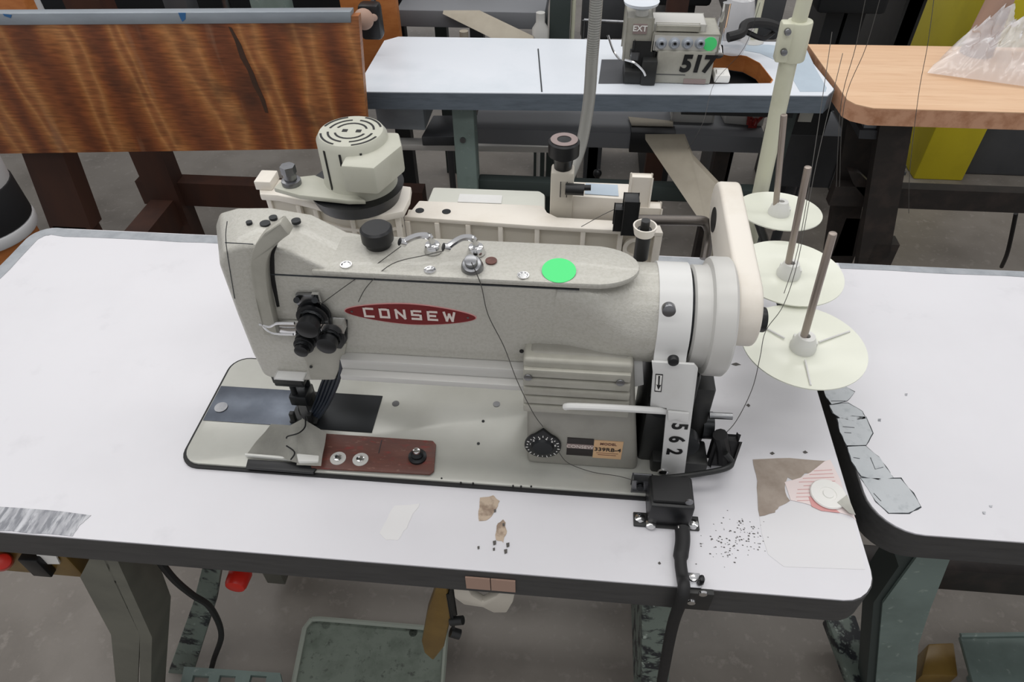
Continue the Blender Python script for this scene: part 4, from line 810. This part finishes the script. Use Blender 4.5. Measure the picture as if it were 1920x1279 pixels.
b = MB(); b.tube([Zp(1009, 92, T+.0006), Zp(1016, 172, T+.0006)], .0016, 6, 1); b.build('panel_seam', 'dark_line', bt_)
patch('blue_grey_zone', 'laminate_blue', [(1350, 84), (1440, 84), (1512, 92), (1530, 130), (1550, 165), (1548, 172), (1500, 172), (1470, 120), (1425, 100), (1380, 92)], bt_, z=T+.0002)
b = MB(); x_ = Yp(850, 250, 1.15).x; x2 = Yp(890, 250, 1.15).x; b.box((x_, 1.15, .0), (x2, 1.20, .71), .003); b.build('leg', 'teal_paint', bt_)
b = MB(); b.box((x_-.01, 1.0, 0), (x2+.01, 1.5, .04), .003); b.build('foot', 'teal_paint', bt_)
b = MB(); b.box((1.36, 1.22, 0), (1.40, 1.27, .71), .003); b.build('leg', 'teal_dark', bt_)
b = MB(); b.box((x2, 1.17, Yp(1100, 372, 1.17).z), (1.37, 1.20, Yp(1100, 345, 1.17).z), .003); b.build('crossbar', 'teal_dark', bt_)
for (x, y) in [(868, 262)]:
    q = Yp(x, y, 1.15); b = MB(); b.cyl(q, q+Vector((0, -.004, 0)), .007); b.build('bolt', 'steel', bt_)
b = MB(); q0, q1 = Yp(702, 197, 1.18), Yp(798, 245, 1.18); b.box((q0.x, 1.18, q1.z), (q1.x, 1.38, .709), .003); b.build('drawer', 'strip_metal', bt_)
# low shelf / second table behind
b = MB(); q0, q1 = Yp(887, 240, 1.33), Yp(1440, 244, 1.33); zt_ = q0.z
sf = thing('low_shelf', 'dark grey low work shelf with taped front edge seen beneath the serger table', 'shelf', ((q0.x+q1.x)/2, 1.45, 0))
b.box((q0.x, 1.33, zt_-.045), (q1.x, 1.50, zt_), .003); b.build('board', 'darker_table', sf)
b = MB(); q4 = Yp(870, 300, 1.45); b.box((q4.x-.012, 1.43, 0), (q4.x+.012, 1.46, zt_-.02)); b.box((q4.x-.012, 1.43, zt_-.04), (q0.x+.03, 1.46, zt_-.01)); b.build('leg', 'dark_leg', sf); b = MB(); b.box((q1.x-.09, 1.45, 0), (q1.x-.05, 1.49, zt_-.045)); b.build('leg', 'dark_leg', sf)
b = MB(); q2, q3 = Yp(1183, 250, 1.327), Yp(1268, 250, 1.327); b.box((q2.x, 1.325, zt_-.052), (q3.x, 1.37, zt_+.004), .002); b.build('black_tape', 'black_plastic', sf)
b = MB(); b.prism([Zp(x, y, zt_+.005) for x, y in [(1178, 220), (1262, 228), (1262, 238), (1184, 236)]], (0, 0, .002)); b.build('beige_tape', 'beige_strut', sf)
b = MB(); b.prism([Zp(x, y, zt_) for x, y in [(1345, 206), (1410, 206), (1430, 238), (1358, 232)]], (0, 0, .03), bev=.003); single(b, 'metal_box', 'bright_grey', 'pale flat metal box on the low shelf under the serger', 'box', Zp(1385, 225, zt_))
b = MB(); b.box(Yp(1262, 208, 1.40), Yp(1328, 222, 1.46), .004); b.box(Yp(1290, 222, 1.42), Yp(1300, 240, 1.44)); single(b, 'metal_bracket', 'bright_grey', 'bright metal bracket bar under the serger table beside the pale box', 'bracket', Yp(1290, 225, 1.42))
b = MB()
for k in range(14):
    q = Zp(1412+random.uniform(-10, 10), 230+random.uniform(-8, 6), zt_+.01); b.cyl(q, q+Vector((random.uniform(-.02, .02), random.uniform(-.02, .02), random.uniform(.005, .03))), .004, seg=8)
b.box(Zp(1402, 240, zt_), Zp(1420, 232, zt_+.012)); single(b, 'clip_cluster', 'red_plastic', 'red plastic clips on the right end of the low shelf', 'clips', Zp(1412, 235, zt_))
# diagonal beige strut
b = MB(); b.prism([Yp(1210, 262, 1.20), Yp(1285, 262, 1.20), Yp(1300, 300, 1.15), Yp(1405, 412, 1.0), Yp(1330, 440, 1.0)], (0, .02, .004))
b.cyl((Yp(1360, 420, 1.0).x, 1.02, 0), (Yp(1360, 420, 1.0).x, 1.02, Yp(1360, 420, 1.0).z), .02)
single(b, 'slanted_plate', 'beige_strut', 'beige slanted metal plate leaning below the serger table', 'plate', Yp(1300, 330, 1.1))
# metal duct/tray left below back table
b = MB(); zt2 = .42
g = [Zp(x, y, zt2) for x, y in [(715, 257), (1065, 262), (1070, 276), (712, 270)]]; b.prism(g, (0, 0, -.02), bev=.003)
for k in (0, 1): b.box((g[k].x-.01+.02*(1-k), g[k].y-.03, 0), (g[k].x+.01+.02*(1-k), g[k].y-.01, zt2-.015))
single(b, 'steel_rail', 'bright_grey', 'pale dusty steel rail low beneath the serger table', 'rail', g[0])
b = MB(); g = [Zp(x, y, zt2+.03) for x, y in [(812, 216), (852, 216), (852, 256), (790, 256)]]; b.prism(g, (0, 0, -.03), bev=.003); b.cyl((g[0].x+.05, g[0].y-.03, 0), (g[0].x+.05, g[0].y-.03, zt2), .01); single(b, 'treadle_plate', 'grey_panel', 'dark grey flat plate left of the serger table leg', 'plate', g[0])
q = Zp(1120, 325, .1); b = MB(); b.cyl((q.x, q.y, 0), (q.x, q.y, .1), .008); bmesh.ops.create_uvsphere(b.bm, u_segments=16, v_segments=10, radius=.016, matrix=Matrix.Translation(q)); single(b, 'floor_knob', 'black_plastic', 'small black ball knob sticking up behind the cream gear box', 'knob', (q.x, q.y, 0))
# switch under back table right
sb = thing('switch_box', 'dark switch box with red button under the right end of the serger table', 'switch', Yp(1495, 225, 1.3))
b = MB(); b.box(Yp(1470, 206, 1.3), Yp(1535, 238, 1.34), .003); b.build('box', 'dark_machine', sb)
b = MB(); b.cyl(Yp(1480, 220, 1.3), Yp(1480, 220, 1.285), .014); b.build('button', 'red_button', sb)
b = MB(); b.box(Yp(1500, 212, 1.297), Yp(1520, 228, 1.30)); b.build('socket', 'grey_box', sb)
b = MB(); b.box(Yp(1472, 255, 1.45), Yp(1532, 300, 1.6), .004); b.cyl(Yp(1500, 300, 1.5), Vector((Yp(1500, 300, 1.5).x, 1.5, 0)), .015)
single(b, 'foot_pedal', 'grey_panel', 'dark grey pedal box behind the thread stand pole', 'pedal', Yp(1500, 300, 1.5))
# rack of slats seen between the wooden table legs
b = MB()
for k in range(5):
    p0, p1 = Yp(1530, 272+k*12, 1.75), Yp(1700, 276+k*12, 1.75); b.box((p0.x, 1.75, p0.z-.006), (p1.x, 1.78, p0.z+.006), .001)
for x in (1530, 1698): q = Yp(x, 270, 1.77); b.box((q.x-.01, 1.765, 0), (q.x+.01, 1.79, q.z+.01))
single(b, 'slatted_rack', 'grey_panel', 'low rack of grey slats seen between the dark legs of the wooden table', 'rack', Yp(1600, 300, 1.76))
# ------------------------------------------------------------------ serger
SY = 1.19
sg = thing('serger', 'small grey serger numbered 517 with four tension dials on the far white table', 'sewing machine', (1.12, 1.25, T))
def F(x, y, Y=SY): return Yp(x, y, Y)
def fbox(n, m, x0, y0, x1, y1, Y0, d, bev=.002, par=None, label=None):
    a, c = F(x0, y1, Y0), F(x1, y0, Y0); b = MB(); b.box((a.x, Y0, a.z), (c.x, Y0+d, c.z), bev); return b.build(n, m, par or sg, label)
a, c = F(1226, 158), F(1342, 98); b = MB(); b.box((a.x, SY, T+.001), (c.x, SY+.12, c.z), .003); body = b.build('body', 'silver_flat', sg)
fbox('upper_cover', 'silver_flat', 1226, 98, 1345, 64, SY+.01, .10)
fbox('dial_plate', 'bright_grey', 1228, 97, 1343, 67, SY+.008, .003, .0005)
fbox('top_plate', 'bright_grey', 1222, 62, 1322, 46, SY+.03, .07)
fbox('name_bar', 'silver_flat', 1232, 58, 1312, 50, SY+.02, .02)
fbox('head', 'silver_flat', 1176, 112, 1216, 36, SY+.02, .08, .003)
fbox('head_label', 'label_strip', 1188, 64, 1212, 45, SY+.018, .002, 0)
q = F(1200, 54, SY+.0175); text('EXT', (q.x, q.y, q.z), XA, ZA, .017, 'paper', 'label_text', sg, .02)
fbox('needle_guard', 'black_paint', 1190, 128, 1222, 80, SY+.01, .06, .004)
fbox('needle_clamp', 'steel', 1184, 112, 1196, 100, SY-.002, .02, .002)
b = MB(); b.tube([F(1140, 66, SY), F(1150, 95, SY), F(1162, 112, SY-.01)], .0025, 6); b.build('knife_lever', 'chrome', sg)
b = MB(); b.tube([F(1172, 112, SY-.01), F(1190, 118, SY-.02), F(1205, 132, SY-.02), F(1210, 142, SY-.02)], .0025, 6); b.build('looper_tube', 'chrome', sg)
b = MB(); b.box((F(1168, 155).x, SY-.01, T+.001), (F(1226, 155).x, SY+.07, T+.03), .004); b.box((F(1200, 150).x, SY-.015, T+.001), (F(1227, 155).x, SY+.03, T+.055), .003); b.build('looper_housing', 'black_paint', sg)
for k in range(4):
    q = F(1240+k*24.5, 82, SY+.005); b = MB(); b.lathe([(0, 0), (.0125, 0), (.0125, .004), (.008, .006), (.008, .014), (.0055, .014), (.005, .010), (0, .010)], (q.x, SY+.012, q.z), YM, 24); tdk = b.build('tension_dial', 'dial_grey', sg)
    disc_on('dial_slot', 'ink', (q.x+.001, SY+.002, q.z+.001), .003, tdk, seg=12, th=.001)
q = F(1331, 82, SY+.009); disc_on('price_sticker', 'green_dot', (q.x, SY+.0078, q.z), .0145, sg, th=.001, label='round bright green sticker')
q = F(1306, 121, SY); text('517', (q.x, SY-.0005, q.z), XA, ZA, .050, 'ink', 'numeral', sg, .045, th=.001, shear=.12, sx=.95)
fbox('worn_label', 'label_strip', 1282, 158, 1322, 148, SY-.001, .002, 0)
b = MB(); b.tube([(F(1226, 138).x, SY-.0005, F(1226, 139).z), (F(1285, 138).x, SY-.0005, F(1226, 139).z)], .0008, 4, 1); b.build('seam', 'dark_line', sg)
b = MB(); q = F(1358, 148, SY); b.cyl((F(1344, 148).x, SY+.02, q.z), (q.x, SY+.02, q.z), .012); b.box((F(1340, 150).x, SY+.005, T+.002), (F(1368, 158).x, SY+.05, T+.02), .004); b.build('side_bracket', 'paper', sg)
b = MB(); q = F(1204, 20, SY+.05); b.cyl((q.x, SY+.05, F(1200, 38, SY+.05).z), (q.x, SY+.05, F(1200, 16, SY+.05).z), .014); b.build('stem', 'plastic_hub', sg)
b = MB(); b.lathe([(0, 0), (.02, 0), (.036, .008), (.038, .014), (.0, .014)], (F(1202, 12, SY+.05).x, SY+.05, F(1200, 14, SY+.05).z), seg=32); b.build('oil_dish', 'laminate_far', sg)
b = MB(); q = F(1355, 50, SY+.08); b.cyl(q, q+Vector((0, 0, .05)), .009); b.cyl(q-Vector((0, 0, .05)), q, .006); b.cyl(q+Vector((0, 0, -.045)), q+Vector((0, -.02, -.055)), .010); b.build('chip_tube', 'chrome', sg)
b = MB(); b.tube([F(1365, 70, SY+.09), F(1390, 62, SY+.1), F(1400, 45, SY+.12), F(1440, 45, SY+.14), F(1480, 62, SY+.15)], .011, 10); b.tube([F(1400, 60, SY+.13), F(1430, 72, SY+.13), F(1450, 60, SY+.15)], .006); b.build('waste_hose', 'black_rubber', sg)
# white bag like film behind hose and stand post
b = MB(); q = F(1376, 60, SY+.2); b.lathe([(0, 0), (.03, .0), (.045, .06), (.03, .12), (0, .14)], (q.x, 1.38, T+.002), seg=20); single(b, 'plastic_jar', 'film', 'crumpled pale plastic behind the serger', 'plastic bag', (q.x, 1.38, T))
sp_ = thing('stand_post', 'slim pale post on a round foot behind the cutout of the serger table', 'post', Zp(1410, 77, T+.001))
q = Zp(1410, 77, T+.001); b = MB(); b.cyl(q, q+Vector((0, 0, .006)), .028, .02); b.build('foot', 'bright_grey', sp_); b = MB(); b.cyl(q, q+Vector((0, 0, .35)), .008); b.build('pole', 'pole_paint', sp_)
patch('serger_plate', 'grey_panel', [(1128, 112), (1180, 112), (1200, 157), (1122, 157)], bt_, z=T+.0002, th=.0008)
# ------------------------------------------------------------------ wooden table right
wt = thing('wooden_table', 'light butcher block table with rounded clipped corner at the upper right', 'table', (1.9, 1.3, 0))
oc = [Vector((1.478, 1.115, T)), Vector((1.466, 1.135, T)), Vector((1.447, 1.44, T)), Vector((2.9, 1.47, T)), Vector((2.9, 1.10, T)), Vector((1.51, 1.098, T))]
b = MB(); b.prism([p-Vector((0, 0, .002)) for p in oc], (0, 0, -.036), bev=.0); b.build('tabletop', 'butcher_edge', wt)
b = MB(); b.prism([p-Vector((0, 0, .002)) for p in oc], (0, 0, .002), bev=.0); b.build('top_surface', 'butcher', wt)
for (xs) in [((1590, 222), (1652, 222), (1598, 480), (1548, 480)), ((1650, 235), (1712, 235), (1668, 480), (1605, 520))]:
    b = MB(); b.prism([Yp(x, y, 1.25 if xs[0][0] < 1600 else 1.14) for x, y in xs], (0, .03, 0)); b.build('leg', 'dark_leg', wt)
for X_, Y_ in ((Yp(1560, 480, 1.25).x+.03, 1.25), (Yp(1630, 500, 1.14).x+.02, 1.14)):
    b = MB(); b.box((X_-.03, Y_, 0), (X_+.03, Y_+.04, .38)); b.build('leg', 'dark_leg', wt)
b = MB(); b.prism([Yp(x, y, 1.2) for x, y in [(1590, 320), (1612, 325), (1660, 372), (1640, 392), (1600, 345)]], (0, .02, 0)); b.build('brace', 'dark_leg', wt)
b = MB(); q0, q1 = Yp(1560, 368, 1.2), Yp(1920, 400, 1.2); b.box((q0.x, 1.2, q1.z), (2.85, 1.23, q1.z+.055)); b.build('crossbar', 'dark_leg', wt)
b = MB(); b.prism([Yp(x, y, 1.16) for x, y in [(1626, 218), (1712, 220), (1706, 248), (1618, 244)]], (0, .12, 0)); b.build('hanging_box', 'strip_metal', wt); b = MB(); b.prism([Yp(x, y, 1.15) for x, y in [(1612, 244), (1702, 246), (1694, 264), (1610, 260)]], (0, .12, 0)); b.build('hanging_box', 'grey_panel', wt)
b = MB(); b.box((2.5, 1.14, 0), (2.56, 1.2, .71)); b.build('leg', 'dark_leg', wt)
b = MB(); b.tube([Zp(1905, 400, .3), Zp(1890, 470, .15), Zp(1878, 500, .02)], .006, 8); single(b, 'cable', 'black_rubber', 'black cable dropping under the right side of the wooden table', 'cable', Zp(1878, 500, 0))
# yellow cabinet
yc = thing('yellow_cabinet', 'bright yellow sheet metal cabinet standing behind the wooden table', 'cabinet', (2.3, 2.3, 0))
q0, q1, q2 = Zp(1712, 336, 0), Zp(1806, 342, 0), Zp(1700, 290, 0)
b = MB(); b.box((q0.x, q0.y, 0), (q1.x, q0.y+.45, .8), .006); b.build('body', 'yellow_paint', yc)
b = MB(); b.box((q1.x+.005, q0.y+.05, 0), (q1.x+.9, q0.y+.5, .55), .01); single(b, 'grey_cabinet', 'grey_panel', 'dark grey metal cabinet to the right of the yellow cabinet', 'cabinet', (q1.x+.4, q0.y+.2, 0))
b = MB(); q = Yp(1850, 90, 2.75); b.box((q.x, 2.75, 0), (q.x+.8, 3.1, .86), .01); single(b, 'yellow_bin', 'yellow_paint', 'yellow bin behind the clear plastic sheet', 'bin', (q.x+.4, 2.9, 0))
# cardboard cone
b = MB(); q = Zp(1805, 72, T+.001); q = Vector((q.x, 1.41, T+.001)); b.lathe([(0, 0), (.036, 0), (.034, .01), (.026, .16), (.022, .165), (0, .165)], q, seg=32); single(b, 'cardboard_cone', 'cardboard', 'brown cardboard thread cone at the back of the wooden table', 'cone', q)
# film
import mathutils.noise as mn
def film(u, v):
    A, B, C_, D_ = Zp(1738, 138, T+.004), Zp(1985, 172, T+.004), Zp(1985, 95, T+.004), Zp(1800, 88, T+.004)
    p = A.lerp(B, u).lerp(D_.lerp(C_, u), v); h = math.sin(math.pi*v)**.7*math.sin(math.pi*min(1, u*1.02+.02))**.6
    nz = mn.noise(Vector((u*5, v*5, 3))); n2 = 1-2*abs(mn.noise(Vector((u*15, v*8, 7))))
    return p+Vector((n2*.02*h, n2*.02*h, .0015+.10*h*(.85+.6*nz)+.013*n2*h))
b = MB(); b.grid(film, 90, 60); single(b, 'plastic_film', 'film', 'crumpled clear plastic sheet lying on the wooden table', 'plastic sheet', Zp(1850, 130, T))
# ------------------------------------------------------------------ far background
ft = thing('far_table', 'dark grey table far behind the white serger table', 'table', (.6, 1.8, 0))
b = MB(); b.box((Zp(752, 25, T).x-.02, 1.62, .705), (Zp(1022, 25, T).x, 2.1, T), .003); b.build('tabletop', 'darker_table', ft)
b = MB(); b.box((.40, 2.04, .0), (.44, 2.08, .71)); b.build('leg', 'teal_dark', ft); b = MB(); b.box((.74, 2.04, .0), (.78, 2.08, .71)); b.build('leg', 'teal_dark', ft)
b = MB(); b.prism([Yp(830, 26, 1.595), Yp(898, 26, 1.595), Yp(1000, 75, 1.54), Yp(935, 78, 1.54)], (0, .015, .004)); b.cyl((Yp(870, 76, 1.55).x, 1.555, 0), (Yp(870, 76, 1.55).x, 1.555, Yp(960, 60, 1.555).z), .012)
single(b, 'slanted_plate', 'beige_strut', 'pale slanted metal rail just beyond the left half of the serger table', 'plate', Yp(920, 60, 1.52))
b = MB(); b.box((Yp(865, 0, 1.8).x, 1.75, T), (Yp(930, 0, 1.8).x, 1.95, T+.10), .01); single(b, 'sewing_machine_base', 'grey_box', 'pale machine base on the far dark table', 'machine', (Yp(900, 0, 1.8).x, 1.85, T))  # base of another sewing machine
b = MB(); q = Yp(1013, 60, 1.57); b.lathe([(0, 0), (.022, 0), (.022, .06), (.012, .075), (.012, .10), (0, .10)], (q.x, 1.57, q.z-.05), seg=20); b.cyl((q.x, 1.57, 0), (q.x, 1.57, q.z-.05), .006); single(b, 'small_bottle', 'bright_grey', 'small white bottle just beyond the serger table', 'bottle', (q.x, 1.57, q.z-.05))
b = MB(); b.box((Yp(1030, 50, 1.6).x, 1.6, 0), (Yp(1068, 50, 1.6).x, 1.66, 1.2), .004); single(b, 'steel_column', 'teal_dark', 'dark green column behind the centre of the serger table', 'column', (Yp(1050, 50, 1.6).x, 1.63, 0))
b = MB(); q = Yp(1073, 60, 1.6); b.cyl((q.x, 1.62, 0), (q.x, 1.62, 1.2), .006); single(b, 'pipe', 'pole_paint', 'thin pale green pipe beside the dark green column', 'pipe', (q.x, 1.62, 0))
bgd = [(1090, 1175, 2.0, 2.3, .72, 'grey_panel', 'grey cabinet between the column and the serger far behind'), (1225, 1330, 1.9, 2.3, .86, 'dark_machine', 'black machine cabinet behind the serger'), (1380, 1470, 1.75, 2.1, .82, 'grey_panel', 'grey machine behind the thread stand pole'), (1530, 1660, 1.8, 2.2, .88, 'dark_machine', 'black machine far behind the wooden table left part'), (1680, 1760, 1.9, 2.3, .9, 'black_paint', 'black machine far behind the wooden table right part')]
for (xa, xb, ya, yb, h, m_, l_) in bgd:
    pa, pb = Yp(xa, 30, ya), Yp(xb, 30, ya); b = MB(); b.box((pa.x, ya, h-.18), (pb.x, yb, h), .012); b.box((pa.x+.04, ya+.04, 0), (pa.x+.09, yb-.04, h-.17)); b.box((pb.x-.09, ya+.04, 0), (pb.x-.04, yb-.04, h-.17))
    single(b, 'machine_cabinet', m_, l_, 'cabinet', ((pa.x+pb.x)/2, (ya+yb)/2, 0))
b = MB(); b.box((.2, 2.6, .70), (2.5, 3.3, .74)); b.box((.4, 2.8, 0), (.46, 2.86, .70)); b.box((2.35, 2.8, 0), (2.41, 2.86, .70)); b.box((.3, 2.75, .74), (1.1, 3.1, 1.1), .02); b.box((1.5, 2.75, .74), (2.4, 3.1, 1.15), .02); 
single(b, 'long_workbench', 'dark_machine', 'long black workbench in the shadowy back of the hall', 'workbench', (2.2, 2.9, 0))
b = MB(); b.box((-3.6, 2.4, .68), (.0, 3.2, .74)); b.box((-2.8, 2.5, 0), (-2.74, 2.56, .68)); b.box((-.4, 2.5, 0), (-.34, 2.56, .68)); b.box((-2.6, 2.6, .74), (-.3, 3.0, 1.1), .02)
single(b, 'dark_workbench', 'dark_machine', 'dark workbench behind the plywood bench', 'workbench', (-1.8, 2.8, 0))
b = MB(); q0, q1 = Yp(1250, 20, 1.7), Yp(1290, 20, 1.7); b.box((q0.x, 1.70, 0), (q1.x, 1.74, 1.1), .003); single(b, 'wooden_post', 'bench_wood', 'brown wooden post behind the serger', 'post', (q0.x, 1.72, 0))
b = MB(); q0, q1 = Yp(1095, 38, 1.7), Yp(1180, 42, 1.7); b.cyl(q0, q1, .005); b.cyl((q0.x, q0.y, 0), q0, .005); single(b, 'rail', 'steel', 'thin metal rail behind the conduit hose', 'rail', q0)
